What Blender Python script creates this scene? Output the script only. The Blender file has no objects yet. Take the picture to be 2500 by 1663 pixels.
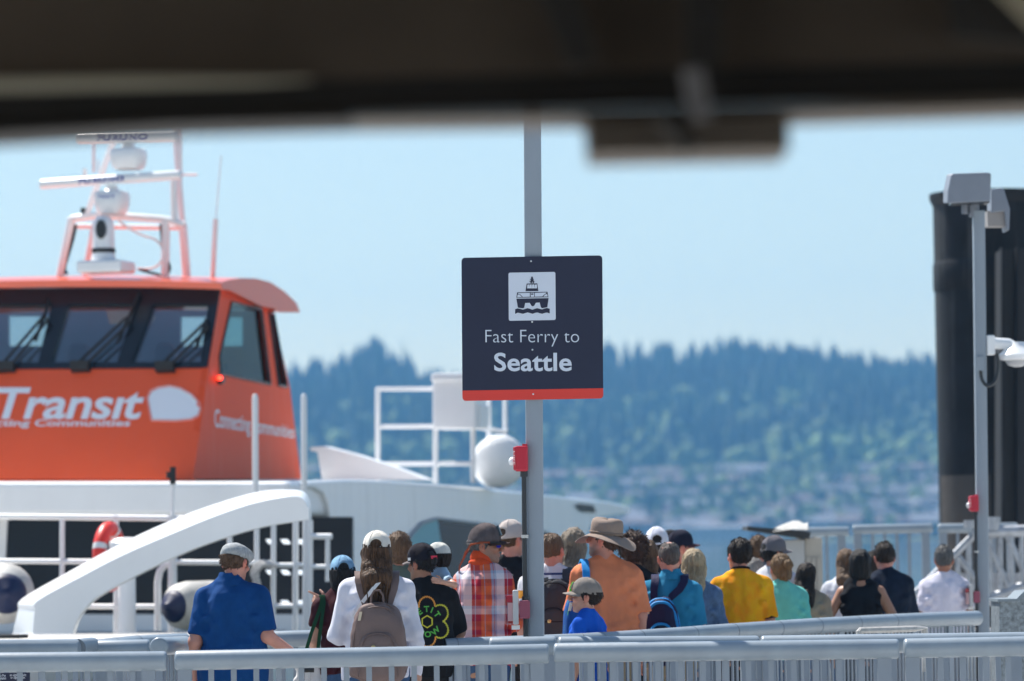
import bpy, math, random
import numpy as np
from mathutils import Vector, Matrix
from mathutils.bvhtree import BVHTree

random.seed(7)
R = math.radians
scn = bpy.context.scene
COL = scn.collection

# ------------------------------------------------------------------ camera
CAM_Z = 1.75
FPX = 9375.0                      # focal length in pixels of the 2500 px wide photograph (135 mm)
PITCH = math.atan(474.5 / FPX)
ROLL = R(-0.85)
cam = bpy.data.cameras.new('camera')
cam.sensor_width = 36.0
cam.lens = 135.0
cam.clip_start = 0.1
cam.clip_end = 20000
cam.dof.use_dof = True
cam.dof.focus_distance = 24.9
cam.dof.aperture_fstop = 2.0
cam.dof.aperture_blades = 9
cam_ob = bpy.data.objects.new('camera', cam)
COL.objects.link(cam_ob)
CAMROT = (Matrix.Rotation(math.pi / 2 + PITCH, 3, 'X') @ Matrix.Rotation(ROLL, 3, 'Z'))
cam_ob.matrix_world = Matrix.Translation((0, 0, CAM_Z)) @ CAMROT.to_4x4()
scn.camera = cam_ob

# ------------------------------------------------------------------ world and sun
SUN = Vector((-0.36, 0.43, 0.83)).normalized()     # towards the sun: high, behind the ferry, a little left
world = bpy.data.worlds.new('World')
scn.world = world
world.use_nodes = True
wn, wl = world.node_tree.nodes, world.node_tree.links
wn.clear()
sky = wn.new('ShaderNodeTexSky')
sky.sky_type = 'NISHITA'
sky.sun_disc = False
sky.sun_elevation = math.asin(SUN.z)
sky.sun_rotation = math.atan2(SUN.x, SUN.y)
sky.altitude = 0
sky.air_density = 1.25
sky.dust_density = 0.35
sky.ozone_density = 1.3
bg = wn.new('ShaderNodeBackground')
bg.inputs['Strength'].default_value = 0.072
wo = wn.new('ShaderNodeOutputWorld')
wl.new(sky.outputs[0], bg.inputs[0])
wl.new(bg.outputs[0], wo.inputs[0])
sun = bpy.data.lights.new('sun', 'SUN')
sun.energy = 4.9
sun.angle = R(0.53)
sun.color = (1.0, 0.95, 0.88)
sun_ob = bpy.data.objects.new('sun', sun)
COL.objects.link(sun_ob)
sun_ob.rotation_euler = SUN.to_track_quat('Z', 'Y').to_euler()
sun_ob.location = (-20, 30, 60)

vs = scn.view_settings
vs.view_transform = 'Standard'
vs.look = 'None'
vs.exposure = 0.84
vs.gamma = 1.0
vs.use_curve_mapping = False
scn.cycles.use_denoising = True
try:
    scn.cycles.denoiser = 'OPENIMAGEDENOISE'
except Exception:
    pass
scn.cycles.max_bounces = 8
scn.cycles.transparent_max_bounces = 12
scn.cycles.volume_bounces = 1
scn.cycles.sample_clamp_indirect = 6.0
scn.cycles.caustics_reflective = False
scn.cycles.caustics_refractive = False

# ------------------------------------------------------------------ pixel to point helpers
def ray(px, py):
    return (CAMROT @ Vector(((px - 1250.0) / FPX, -(py - 831.5) / FPX, -1.0)))
CAM = Vector((0, 0, CAM_Z))
def P(px, py, Y):
    "point seen at pixel (px, py) on the upright plane at distance Y"
    d = ray(px, py)
    return CAM + d * (Y / d.y)
def PL(px, py, pt, n):
    "point seen at pixel (px, py) on the plane through pt with normal n"
    d = ray(px, py)
    return CAM + d * ((pt - CAM).dot(n) / d.dot(n))

# ------------------------------------------------------------------ object helpers
def tag(o, label=None, cat=None, group=None, kind=None):
    if label: o['label'] = label
    if cat: o['category'] = cat
    if group: o['group'] = group
    if kind: o['kind'] = kind
    return o
def thing(name, label, cat, loc=(0, 0, 0), rz=0.0, sc=1.0, group=None):
    o = bpy.data.objects.new(name, None)
    o.empty_display_size = 0.2
    COL.objects.link(o)
    o.location = loc
    o.rotation_euler = (0, 0, rz)
    o.scale = (sc, sc, sc)
    return tag(o, label, cat, group)
def link(name, me, m=None, parent=None, loc=None):
    o = bpy.data.objects.new(name, me)
    COL.objects.link(o)
    if m is not None and not me.materials:
        me.materials.append(m)
    if parent is not None: o.parent = parent
    if loc is not None: o.location = loc
    return o

class MB:
    "collects shapes for one mesh"
    def __init__(s, off=(0, 0, 0)):
        s.v, s.f, s.off = [], [], Vector(off)
    def add(s, vs_, fs):
        n = len(s.v)
        s.v += [Vector(a) - s.off for a in vs_]
        s.f += [tuple(i + n for i in f) for f in fs]
        return s
    def box(s, lo, hi):
        x0, y0, z0 = lo; x1, y1, z1 = hi
        return s.add([(x0,y0,z0),(x1,y0,z0),(x1,y1,z0),(x0,y1,z0),(x0,y0,z1),(x1,y0,z1),(x1,y1,z1),(x0,y1,z1)],
                     [(3,2,1,0),(4,5,6,7),(0,1,5,4),(1,2,6,5),(2,3,7,6),(3,0,4,7)])
    def obox(s, c, ax, ay, az):
        "box with centre and three half axes"
        c, ax, ay, az = Vector(c), Vector(ax), Vector(ay), Vector(az)
        q = [c + ax*i + ay*j + az*k for k in (-1,1) for i, j in ((-1,-1),(1,-1),(1,1),(-1,1))]
        return s.add(q, [(3,2,1,0),(4,5,6,7),(0,1,5,4),(1,2,6,5),(2,3,7,6),(3,0,4,7)])
    def prism(s, pts, d):
        "polygon pts extruded by vector d"
        n = len(pts); d = Vector(d)
        a = [Vector(p) for p in pts]
        return s.add(a + [p + d for p in a],
                     [tuple(range(n))[::-1], tuple(range(n, 2*n))] + [(i, (i+1) % n, n+(i+1) % n, n+i) for i in range(n)])
    def tube(s, pts, r, seg=10, cap=True):
        pts = [Vector(p) for p in pts]
        n = len(pts)
        rs = list(r) if hasattr(r, '__len__') else [r] * n
        t = [(pts[min(i+1, n-1)] - pts[max(i-1, 0)]).normalized() for i in range(n)]
        ref = Vector((0, 0, 1)) if abs(t[0].z) < 0.9 else Vector((1, 0, 0))
        nx = (ref - t[0] * ref.dot(t[0])).normalized()
        vv, ff = [], []
        for i in range(n):
            nx = (nx - t[i] * nx.dot(t[i])).normalized()
            ny = t[i].cross(nx)
            for k in range(seg):
                a = 2 * math.pi * k / seg
                vv.append(pts[i] + (nx * math.cos(a) + ny * math.sin(a)) * rs[i])
        for i in range(n - 1):
            for k in range(seg):
                a, b = i*seg + k, i*seg + (k+1) % seg
                ff.append((a, b, b + seg, a + seg))
        if cap:
            ff.append(tuple(range(seg))[::-1]); ff.append(tuple(range((n-1)*seg, n*seg)))
        return s.add(vv, ff)
    def rtube(s, a, b, r, seg=20, bev=0.35):
        "straight tube with rounded ends"
        a, b = Vector(a), Vector(b); d = (b - a).normalized()
        e = r * bev
        pts = [a, a + d*e*0.15, a + d*e*0.5, a + d*e, b - d*e, b - d*e*0.5, b - d*e*0.15, b]
        rs = [r - e, r - e*0.45, r - e*0.12, r, r, r - e*0.12, r - e*0.45, r - e]
        return s.tube(pts, rs, seg)
    def lathe(s, c, prof, seg=24, axis=None):
        "profile [(radius, height)] around an axis through c"
        c = Vector(c); az = Vector(axis or (0, 0, 1)).normalized()
        ax = az.orthogonal().normalized(); ay = az.cross(ax)
        vv, ff = [], []
        for r, h in prof:
            for k in range(seg):
                a = 2*math.pi*k/seg
                vv.append(c + az*h + (ax*math.cos(a) + ay*math.sin(a))*r)
        for i in range(len(prof)-1):
            for k in range(seg):
                a, b = i*seg+k, i*seg+(k+1) % seg
                ff.append((a, b, b+seg, a+seg))
        ff.append(tuple(range(seg))[::-1]); ff.append(tuple(range((len(prof)-1)*seg, len(prof)*seg)))
        return s.add(vv, ff)
    def mesh(s, name, smooth=False, auto=None):
        me = bpy.data.meshes.new(name)
        me.from_pydata([tuple(v) for v in s.v], [], s.f)
        me.validate()
        if smooth:
            me.polygons.foreach_set('use_smooth', [True]*len(me.polygons))
            if auto is not None:
                try: me.set_sharp_from_angle(angle=R(auto))
                except Exception: pass
        return me
    def build(s, name, m, parent=None, smooth=False, auto=40, bevel=0.0, bseg=2):
        me = s.mesh(name, smooth, auto)
        o = link(name, me, m, parent)
        if bevel > 0:
            b = o.modifiers.new('bevel', 'BEVEL')
            b.width = bevel; b.segments = bseg; b.limit_method = 'ANGLE'; b.angle_limit = R(35)
        return o

def text_mesh(body, offset=0.0, shear=0.0, space=1.0, extrude=0.0, res=4):
    "flat letters, normalised so that the bounding box is (0..w) x (0..1); returns verts, faces, w"
    c = bpy.data.curves.new('t', 'FONT')
    c.body = body; c.offset = offset; c.shear = shear; c.space_character = space; c.resolution_u = res
    c.extrude = 0.0
    o = bpy.data.objects.new('t', c)
    COL.objects.link(o)
    dg = bpy.context.evaluated_depsgraph_get()
    me = o.evaluated_get(dg).to_mesh()
    v = np.array([tuple(q.co) for q in me.vertices], dtype=float)
    f = [tuple(p.vertices) for p in me.polygons]
    o.evaluated_get(dg).to_mesh_clear()
    bpy.data.objects.remove(o); bpy.data.curves.remove(c)
    lo, hi = v.min(0), v.max(0)
    v = (v[:, :2] - lo[:2]) / (hi[1] - lo[1])
    return v, f, (hi[0]-lo[0])/(hi[1]-lo[1])
def text_quad(name, body, m, parent, fn, **kw):
    "letters laid on a surface: fn(s, t) maps the unit square of the text box to points"
    v, f, w = text_mesh(body, **kw)
    off = parent.location if parent is not None else Vector()
    me = bpy.data.meshes.new(name)
    me.from_pydata([tuple(fn(a / w, b) - off) for a, b in v], [], f)
    return link(name, me, m, parent)

# ------------------------------------------------------------------ materials
MATS = {}
def mat(name, col=(0.5, 0.5, 0.5), rough=0.5, metal=0.0, var=0.0, vscale=6.0, bump=0.0, bscale=40.0, coat=0.0,
        spec=0.5, streak=0.0, streak_col=(0.2, 0.17, 0.13), vcol=None, coords='Object', stretch=(1, 1, 1), rvar=0.0, sheen=0.0):
    if name in MATS: return MATS[name]
    m = bpy.data.materials.new(name); MATS[name] = m
    m.use_nodes = True
    N, L = m.node_tree.nodes, m.node_tree.links
    b = N['Principled BSDF']
    b.inputs['Base Color'].default_value = (*col, 1)
    b.inputs['Roughness'].default_value = rough
    b.inputs['Metallic'].default_value = metal
    b.inputs['Specular IOR Level'].default_value = spec
    if coat: b.inputs['Coat Weight'].default_value = coat; b.inputs['Coat Roughness'].default_value = 0.08
    if sheen: b.inputs['Sheen Weight'].default_value = sheen; b.inputs['Sheen Roughness'].default_value = 0.5
    tc = N.new('ShaderNodeTexCoord')
    mp = N.new('ShaderNodeMapping'); mp.inputs['Scale'].default_value = stretch
    L.new(tc.outputs[coords], mp.inputs[0])
    vec = mp.outputs[0]
    src = None
    if var > 0:
        nz = N.new('ShaderNodeTexNoise'); nz.inputs['Scale'].default_value = vscale; nz.inputs['Detail'].default_value = 6
        nz.inputs['Roughness'].default_value = 0.6
        L.new(vec, nz.inputs['Vector'])
        mr = N.new('ShaderNodeMapRange'); mr.inputs[1].default_value = 0.3; mr.inputs[2].default_value = 0.7
        L.new(nz.outputs['Fac'], mr.inputs[0])
        mx = N.new('ShaderNodeMix'); mx.data_type = 'RGBA'
        c2 = vcol or tuple(min(1, c * (1 + var)) for c in col)
        c1 = col if vcol else tuple(c * (1 - var) for c in col)
        mx.inputs[6].default_value = (*c1, 1); mx.inputs[7].default_value = (*c2, 1)
        L.new(mr.outputs[0], mx.inputs[0])
        src = mx.outputs[2]
        if rvar:
            m3 = N.new('ShaderNodeMapRange'); m3.inputs[3].default_value = rough - rvar; m3.inputs[4].default_value = rough + rvar
            L.new(nz.outputs['Fac'], m3.inputs[0]); L.new(m3.outputs[0], b.inputs['Roughness'])
    if streak > 0:
        mp2 = N.new('ShaderNodeMapping'); mp2.inputs['Scale'].default_value = (5, 5, 0.35)
        L.new(tc.outputs[coords], mp2.inputs[0])
        n2 = N.new('ShaderNodeTexNoise'); n2.inputs['Scale'].default_value = 1.6; n2.inputs['Detail'].default_value = 7
        n2.inputs['Roughness'].default_value = 0.7
        L.new(mp2.outputs[0], n2.inputs['Vector'])
        r2 = N.new('ShaderNodeMapRange'); r2.inputs[1].default_value = 0.52; r2.inputs[2].default_value = 0.78; r2.inputs[4].default_value = streak
        L.new(n2.outputs['Fac'], r2.inputs[0])
        m2 = N.new('ShaderNodeMix'); m2.data_type = 'RGBA'
        m2.inputs[6].default_value = (*col, 1); m2.inputs[7].default_value = (*streak_col, 1)
        if src: L.new(src, m2.inputs[6])
        L.new(r2.outputs[0], m2.inputs[0])
        src = m2.outputs[2]
    if src: L.new(src, b.inputs['Base Color'])
    if bump > 0:
        n4 = N.new('ShaderNodeTexNoise'); n4.inputs['Scale'].default_value = bscale; n4.inputs['Detail'].default_value = 4
        L.new(vec, n4.inputs['Vector'])
        bp = N.new('ShaderNodeBump'); bp.inputs['Strength'].default_value = bump; bp.inputs['Distance'].default_value = 0.02
        L.new(n4.outputs['Fac'], bp.inputs['Height']); L.new(bp.outputs[0], b.inputs['Normal'])
    return m
def emis(name, col, s):
    m = mat(name, col, 0.4)
    b = m.node_tree.nodes['Principled BSDF']
    b.inputs['Emission Color'].default_value = (*col, 1); b.inputs['Emission Strength'].default_value = s
    return m
def glass(name, tint=(0.6, 0.7, 0.75), through=0.6, rough=0.02, ior=1.45):
    if name in MATS: return MATS[name]
    m = bpy.data.materials.new(name); MATS[name] = m
    m.use_nodes = True
    N, L = m.node_tree.nodes, m.node_tree.links
    N.clear()
    out = N.new('ShaderNodeOutputMaterial')
    tr = N.new('ShaderNodeBsdfTransparent'); tr.inputs[0].default_value = (*[c*through for c in tint], 1)
    gl = N.new('ShaderNodeBsdfGlossy'); gl.inputs['Roughness'].default_value = rough; gl.inputs[0].default_value = (0.95, 0.97, 1, 1)
    fr = N.new('ShaderNodeFresnel')
    ge = N.new('ShaderNodeNewGeometry'); m1 = N.new('ShaderNodeMath'); m1.operation = 'MULTIPLY_ADD'; m1.inputs[1].default_value = -2.0; m1.inputs[2].default_value = 1.0
    m2 = N.new('ShaderNodeMath'); m2.operation = 'POWER'; m2.inputs[0].default_value = ior
    L.new(ge.outputs['Backfacing'], m1.inputs[0]); L.new(m1.outputs[0], m2.inputs[1]); L.new(m2.outputs[0], fr.inputs[0])   # thin pane: same reflection from both sides
    mx = N.new('ShaderNodeMixShader')
    L.new(fr.outputs[0], mx.inputs[0]); L.new(tr.outputs[0], mx.inputs[1]); L.new(gl.outputs[0], mx.inputs[2])
    L.new(mx.outputs[0], out.inputs[0])
    return m
# ================================================================== the setting
def sheet(name, pts, z, m, kind='structure', thick=None):
    mb = MB()
    if thick:
        mb.prism([(x, y, z - thick) for x, y in pts], (0, 0, thick))
    else:
        mb.add([(x, y, z) for x, y in pts], [tuple(range(len(pts)))])
    o = mb.build(name, m)
    tag(o, kind=kind)
    return o
WATER_Z = -2.5
m_deck = mat('pier_concrete', (0.50, 0.50, 0.49), 0.9, var=0.12, vscale=0.8, bump=0.4, bscale=30)
sheet('pier_deck', [(-26, -16), (26, -16), (26, 47), (2.1, 47), (2.1, 33.6), (-26, 33.6)], 0.0, m_deck, thick=0.7)
m_water = mat('sea_water', (0.012, 0.05, 0.05), 0.06, spec=0.5)
nt = m_water.node_tree
wz = nt.nodes.new('ShaderNodeTexNoise'); wz.inputs['Scale'].default_value = 0.9; wz.inputs['Detail'].default_value = 8; wz.inputs['Roughness'].default_value = 0.65
wt = nt.nodes.new('ShaderNodeTexCoord'); nt.links.new(wt.outputs['Object'], wz.inputs['Vector'])
wb = nt.nodes.new('ShaderNodeBump'); wb.inputs['Strength'].default_value = 0.16; wb.inputs['Distance'].default_value = 0.10
nt.links.new(wz.outputs['Fac'], wb.inputs['Height']); nt.links.new(wb.outputs[0], nt.nodes['Principled BSDF'].inputs['Normal'])
sheet('water', [(-2400, -250), (2400, -250), (2400, 1560), (-2400, 1560)], WATER_Z, m_water)

# ---- the far shore: a hillside that climbs from the beach to a wooded ridge
RIDGE = [(-2500, 900), (0, 930), (500, 925), (640, 925), (700, 905), (760, 885), (800, 905), (840, 872), (870, 850), (910, 840), (940, 850), (970, 880),
         (1000, 885), (1030, 918), (1100, 918), (1200, 900), (1350, 870), (1480, 848), (1560, 846), (1620, 850), (1700, 852), (1780, 842), (1850, 850), (1900, 862),
         (1960, 856), (2060, 872), (2120, 880), (2180, 884), (2260, 878), (2500, 870), (5000, 880)]
RX = np.array([a for a, _ in RIDGE], float); RY = np.array([b for _, b in RIDGE], float)
def hor(px): return 1306.0 - (px - 1250.0) * 0.01484
SHORE = 1500.0
rng = np.random.default_rng(11)
_lat = rng.random((64, 64, 64)).astype(np.float32)
def vnoise(x, y, z):
    "smooth lattice noise in 0..1"
    x, y, z = np.broadcast_arrays(np.asarray(x, np.float32), np.asarray(y, np.float32), np.asarray(z, np.float32))
    xi, yi, zi = np.floor(x).astype(int), np.floor(y).astype(int), np.floor(z).astype(int)
    fx, fy, fz = x - xi, y - yi, z - zi
    fx, fy, fz = fx*fx*(3-2*fx), fy*fy*(3-2*fy), fz*fz*(3-2*fz)
    def g(a, b, c): return _lat[(xi+a) & 63, (yi+b) & 63, (zi+c) & 63]
    x00 = g(0,0,0)*(1-fx) + g(1,0,0)*fx; x10 = g(0,1,0)*(1-fx) + g(1,1,0)*fx
    x01 = g(0,0,1)*(1-fx) + g(1,0,1)*fx; x11 = g(0,1,1)*(1-fx) + g(1,1,1)*fx
    return (x00*(1-fy) + x10*fy)*(1-fz) + (x01*(1-fy) + x11*fy)*fz
def terrain(x, y):
    x = np.asarray(x, float); y = np.asarray(y, float)
    px = 1250 + x / y * FPX
    top = hor(px) - np.interp(px, RX, RY) - 92.0
    c = [-40, -27, -12, 45, 150, 260]
    ys = [1440, 1500, 1512, 1600, 1750, 1900]
    a = np.interp(y, ys, c)
    t = np.clip((y - 1900) / 220.0, 0, 1)
    ang = np.where(y > 1900, 260 + (top - 260) * t, a)
    z = CAM_Z + ang / FPX * np.minimum(y, 2120)
    z = z - np.clip(y - 2200, 0, 1e9) * 0.12
    n = (vnoise(x * 0.012, y * 0.012, 0 * x) - 0.5) * 7 * np.clip((y - 1520) / 100, 0, 1)
    return z + n
gx = np.linspace(-700, 700, 140); gy = np.concatenate([np.linspace(1440, 1540, 14), np.linspace(1550, 2250, 70), np.linspace(2280, 2700, 10)])
GX, GY = np.meshgrid(gx, gy, indexing='ij')
GZ = terrain(GX, GY)
me = bpy.data.meshes.new('hillside')
idx = np.arange(GX.size).reshape(GX.shape)
q = np.stack([idx[:-1,:-1], idx[1:,:-1], idx[1:,1:], idx[:-1,1:]], -1).reshape(-1, 4)
me.from_pydata(np.stack([GX, GY, GZ], -1).reshape(-1, 3).tolist(), [], q.tolist())
me.polygons.foreach_set('use_smooth', [True]*len(me.polygons))
m_hill = mat('hill_ground', (0.05, 0.075, 0.03), 1.0, var=0.9, vscale=0.018, vcol=(0.16, 0.17, 0.08))
tag(link('hillside', me, m_hill), kind='structure')

def color_attr_mat(name, rough=0.9):
    m = mat(name, (0.1, 0.1, 0.1), rough)
    a = m.node_tree.nodes.new('ShaderNodeAttribute'); a.attribute_name = 'col'
    m.node_tree.links.new(a.outputs['Color'], m.node_tree.nodes['Principled BSDF'].inputs['Base Color'])
    return m
def np_mesh(name, v, f, col=None, smooth=False):
    me = bpy.data.meshes.new(name)
    n, k = len(v), f.shape[1]
    me.vertices.add(n); me.vertices.foreach_set('co', np.ascontiguousarray(v, np.float32).ravel())
    me.loops.add(f.size); me.loops.foreach_set('vertex_index', np.ascontiguousarray(f, np.int32).ravel())
    me.polygons.add(len(f)); me.polygons.foreach_set('loop_start', np.arange(0, f.size, k, dtype=np.int32))
    me.polygons.foreach_set('use_smooth', np.full(len(f), smooth))
    me.update(calc_edges=True)
    if col is not None:
        a = me.color_attributes.new('col', 'FLOAT_COLOR', 'POINT')
        c4 = np.ones((n, 4), np.float32); c4[:, :col.shape[1]] = col
        a.data.foreach_set('color', c4.ravel())
    return me
# conifer template: ragged stacked skirts, unit height
def conifer_template(seg=7, tiers=4, seed=0):
    r_ = np.random.default_rng(seed)
    vv, ff = [], []
    for t in range(tiers):
        z0 = 0.10 + 0.8 * t / tiers; z1 = min(1.0, z0 + 0.42 - 0.03*t)
        if t == tiers - 1: z1 = 1.0
        r0 = 0.20 * (1 - t / tiers) ** 0.8 + 0.02
        b = len(vv)
        for k in range(seg):
            a = 2*math.pi*(k + 0.5*(t % 2))/seg
            rr = r0 * r_.uniform(0.65, 1.2)
            vv.append((rr*math.cos(a), rr*math.sin(a), z0 - r_.uniform(0, 0.05)))
        vv.append((0, 0, z1))
        for k in range(seg): ff.append((b+k, b+(k+1) % seg, b+seg))
    return np.array(vv), np.array(ff)
def bushy_template(seed=0):
    r_ = np.random.default_rng(seed)
    vv, ff = [], []
    for c in range(3):
        cx, cy, cz = r_.uniform(-.2, .2), r_.uniform(-.2, .2), r_.uniform(.4, .75); s = r_.uniform(.26, .36)
        b = len(vv)
        for i in range(1, 4):
            for k in range(6):
                a, p = 2*math.pi*k/6 + i, math.pi*i/4
                q_ = s*r_.uniform(.75, 1.2)
                vv.append((cx+q_*math.sin(p)*math.cos(a), cy+q_*math.sin(p)*math.sin(a), cz+q_*math.cos(p)))
        vv += [(cx, cy, cz+s), (cx, cy, cz-s)]
        for i in range(2):
            for k in range(6):
                A, B = b+i*6+k, b+i*6+(k+1) % 6
                ff += [(A, A+6, B), (B, A+6, B+6)]
        for k in range(6): ff += [(b+18, b+k, b+(k+1) % 6), (b+19, b+12+(k+1) % 6, b+12+k)]
    return np.array(vv), np.array(ff)
TPL = [conifer_template(seed=s) for s in range(4)] + [bushy_template(s) for s in range(3)]
def plant_wood(name, xs, ys, hs, kinds, cols, zoff=0.0):
    V, F, Cc, n = [], [], [], 0
    zs = terrain(xs, ys) + zoff
    for x, y, z, h, k, c in zip(xs, ys, zs, hs, kinds, cols):
        v, f = TPL[k]
        a = rng.uniform(0, 6.28); ca, sa = math.cos(a), math.sin(a)
        w = h * rng.uniform(0.85, 1.2)
        vx = (v[:, 0]*ca - v[:, 1]*sa)*w + x; vy = (v[:, 0]*sa + v[:, 1]*ca)*w + y
        V.append(np.stack([vx, vy, v[:, 2]*h + z], 1)); F.append(f + n); n += len(v)
        Cc.append(np.tile(c, (len(v), 1)) * rng.uniform(0.9, 1.1, (len(v), 1)))
    return np_mesh(name, np.concatenate(V), np.concatenate(F), np.concatenate(Cc))
m_leaf = color_attr_mat('far_foliage')
# dense wood on the upper slope and the ridge
N = 5200
ty = 1735 + 440 * rng.random(N) ** 0.9
tx = (rng.random(N) * 2 - 1) * ty * 0.165
con = rng.random(N) < np.clip(0.45 + (ty - 1800) / 700, 0.35, 0.92)
th = np.where(con, rng.uniform(13, 27, N), rng.uniform(9, 15, N))
tk = np.where(con, rng.integers(0, 4, N), rng.integers(4, 7, N))
patch = vnoise(tx*0.02, ty*0.02, 0*tx + 3.3)
g1 = np.array([0.022, 0.042, 0.022]); g2 = np.array([0.05, 0.095, 0.035]); g3 = np.array([0.15, 0.21, 0.06])
tcol = np.where(con[:, None], g1 + (g2 - g1) * .5*rng.random((N, 1)), g2 + (g3 - g2) * rng.random((N, 1))) * (0.45 + 1.2 * patch[:, None]**1.5)
tag(link('forest', plant_wood('forest', tx, ty, th, tk, tcol), m_leaf), 'blue-green hazy wood covering the far hillside up to the ridge', 'forest', kind='stuff')
# looser trees between the houses of the shore town
N = 1500
ty = 1506 + 240 * rng.random(N); tx = (rng.random(N)*2 - 1) * ty * 0.15
con = rng.random(N) < 0.3
th = np.where(con, rng.uniform(8, 15, N), rng.uniform(5, 10, N)); tk = np.where(con, rng.integers(0, 4, N), rng.integers(4, 7, N))
tcol = (g1 + (g3 - g1) * rng.random((N, 1)))
tag(link('garden_trees', plant_wood('garden_trees', tx, ty, th, tk, tcol), m_leaf), 'scattered green trees among the houses of the far town', 'trees', kind='stuff')
# single trees that stand out on the skyline
m_bark = mat('bark', (0.09, 0.06, 0.04), 1.0)
SKY = [(758, 876, 2000, 0), (845, 868, 1930, 1), (872, 838, 1940, 2), (895, 846, 1925, 0), (918, 832, 1950, 3), (938, 852, 1935, 1), (985, 826, 1960, 0),
       (1052, 896, 2000, 2), (1500, 838, 2020, 1), (1640, 838, 2040, 3), (1718, 836, 2030, 0), (1785, 822, 2040, 2), (1818, 838, 2050, 1), (1900, 848, 2040, 3),
       (1962, 842, 2030, 0), (2040, 856, 2040, 2), (2128, 866, 2040, 1), (2240, 850, 2030, 3)]
ORD = ['first', 'second', 'third', 'fourth', 'fifth', 'sixth', 'seventh', 'eighth', 'ninth', 'tenth']
lab_sky = ['lone hazy conifer at the left end of the ridge, just right of the orange wheelhouse', 'conifer forming the left shoulder of the tall clump left of the sign',
           'second conifer from the left in the tall clump left of the sign', 'conifer in the middle of the tall clump left of the sign',
           'highest conifer of the tall clump on the ridge left of the sign', 'conifer on the right shoulder of the tall clump left of the sign',
           'slender spire-like conifer standing alone right of the tall clump', 'small conifer on the ridge above the white deck locker']
for i, (px, py, Y, k) in enumerate(SKY):
    p = P(px, py, Y); zb = float(terrain(p.x, p.y)); h = max(14.0, p.z - zb)
    wd = 0.62 if i == 6 else 0.9
    lab = lab_sky[i] if i < 8 else '%s hazy conifer from the left standing above the ridge right of the sign' % ORD[i-8]
    t = thing('pine_tree', lab, 'tree', (p.x, p.y, zb), group='conifers on the skyline')
    v, f = conifer_template(9, 7, 40 + i)
    v = v * np.array([h*wd*0.55, h*wd*0.55, h])
    c = np.tile(g1 + (g2-g1)*rng.random(), (len(v), 1)) * rng.uniform(.7, 1.2, (len(v), 1))
    link('crown', np_mesh('crown', v, f, c), m_leaf, t)
    MB().tube([(0, 0, -1), (0, 0, h*0.5), (0, 0, h*0.95)], [h*0.02, h*0.012, 0.05], 7).build('trunk', m_bark, t)

# ---- houses of the town on the far shore
HW = [((0.34, 0.35, 0.38), 'pale grey'), ((0.40, 0.37, 0.33), 'cream'), ((0.28, 0.31, 0.38), 'blue-grey'), ((0.44, 0.34, 0.28), 'tan'), ((0.34, 0.25, 0.29), 'mauve'), ((0.62, 0.62, 0.62), 'white')]
HR = [(0.09, 0.09, 0.10), (0.13, 0.10, 0.095), (0.19, 0.19, 0.21)]
m_hw = [mat('house_wall_%s' % b.replace(' ', '_').replace('-', '_'), a, 0.85, var=0.06) for a, b in HW]
m_hr = [mat('house_roof_%d' % i, a, 0.9, var=0.1) for i, a in enumerate(HR)]
m_pane = mat('house_pane', (0.05, 0.06, 0.08), 0.15)
def house_meshes(w, d, h):
    wall = MB().box((-w/2, -d/2, -3), (w/2, d/2, h)).add([(-w/2, -d/2, h), (-w/2, d/2, h), (-w/2, 0, h+d*.26), (w/2, -d/2, h), (w/2, d/2, h), (w/2, 0, h+d*.26)], [(0, 1, 2), (5, 4, 3)]).mesh('house_wall')
    o, t = 0.6, 0.3
    roof = MB()
    for s in (-1, 1):
        roof.prism([(-w/2-o, s*(d/2+o), h-o*.52), (w/2+o, s*(d/2+o), h-o*.52), (w/2+o, 0, h+d*.26), (-w/2-o, 0, h+d*.26)], (0, 0, t))
    win = MB()
    win.box((-0.8, -0.06, -0.7), (0.8, 0.06, 0.7))
    return wall, roof.mesh('house_roof'), win.mesh('house_window')
HM = [house_meshes(*a) for a in ((15, 8, 4.6), (20, 9, 5.0), (12, 8, 5.4), (30, 10, 5.4))]
hm_cache = {}
rows = [1514, 1540, 1568, 1598, 1632, 1668, 1706]
hn = 0
for ri, Y in enumerate(rows):
    px = 640 + random.uniform(0, 60)
    while px < 2420:
        step = random.uniform(46, 105)
        if random.random() < 0.72 and not (px < 1330 and ri < 3) and not (780 < px < 1130):
            ci = random.choices(range(6), (5, 4, 4, 3, 2, 1))[0]; k = random.choices(range(4), (4, 3, 3, 1))[0]; rk = random.randrange(3)
            x = (px - 1250) / FPX * Y
            key = (k, ci, rk)
            if key not in hm_cache:
                a, b, c = (q_.copy() for q_ in HM[k])
                a.materials.append(m_hw[ci]); b.materials.append(m_hr[rk]); c.materials.append(m_pane)
                hm_cache[key] = (a, b, c)
            a, b, c = hm_cache[key]
            zz = float(terrain(x, Y))
            place = ('on the far shoreline', 'just above the far shore', 'low on the far hillside', 'halfway up the far town', 'in the upper far town', 'high in the far town', 'below the far wood')[ri]
            side = 'left of the sign' if px < 1290 else ('between sign and kiosk' if px < 1900 else 'right of the kiosk')
            t = thing('house', '%s blurred house %s, %s' % (HW[ci][1], place, side), 'house', (x, Y, zz), random.uniform(-0.5, 0.5), group='%s houses %s, %s' % (HW[ci][1], place, side))
            link('wall', a, None, t); link('roof', b, None, t)
            wdt = (15, 20, 12, 30)[k]; dep = (8, 9, 8, 10)[k]
            for wx in (-0.3, 0.0, 0.3):
                link('window', c, None, t, (wx*wdt, -dep/2 - 0.02, 3.0))
            hn += 1
        px += step
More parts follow.
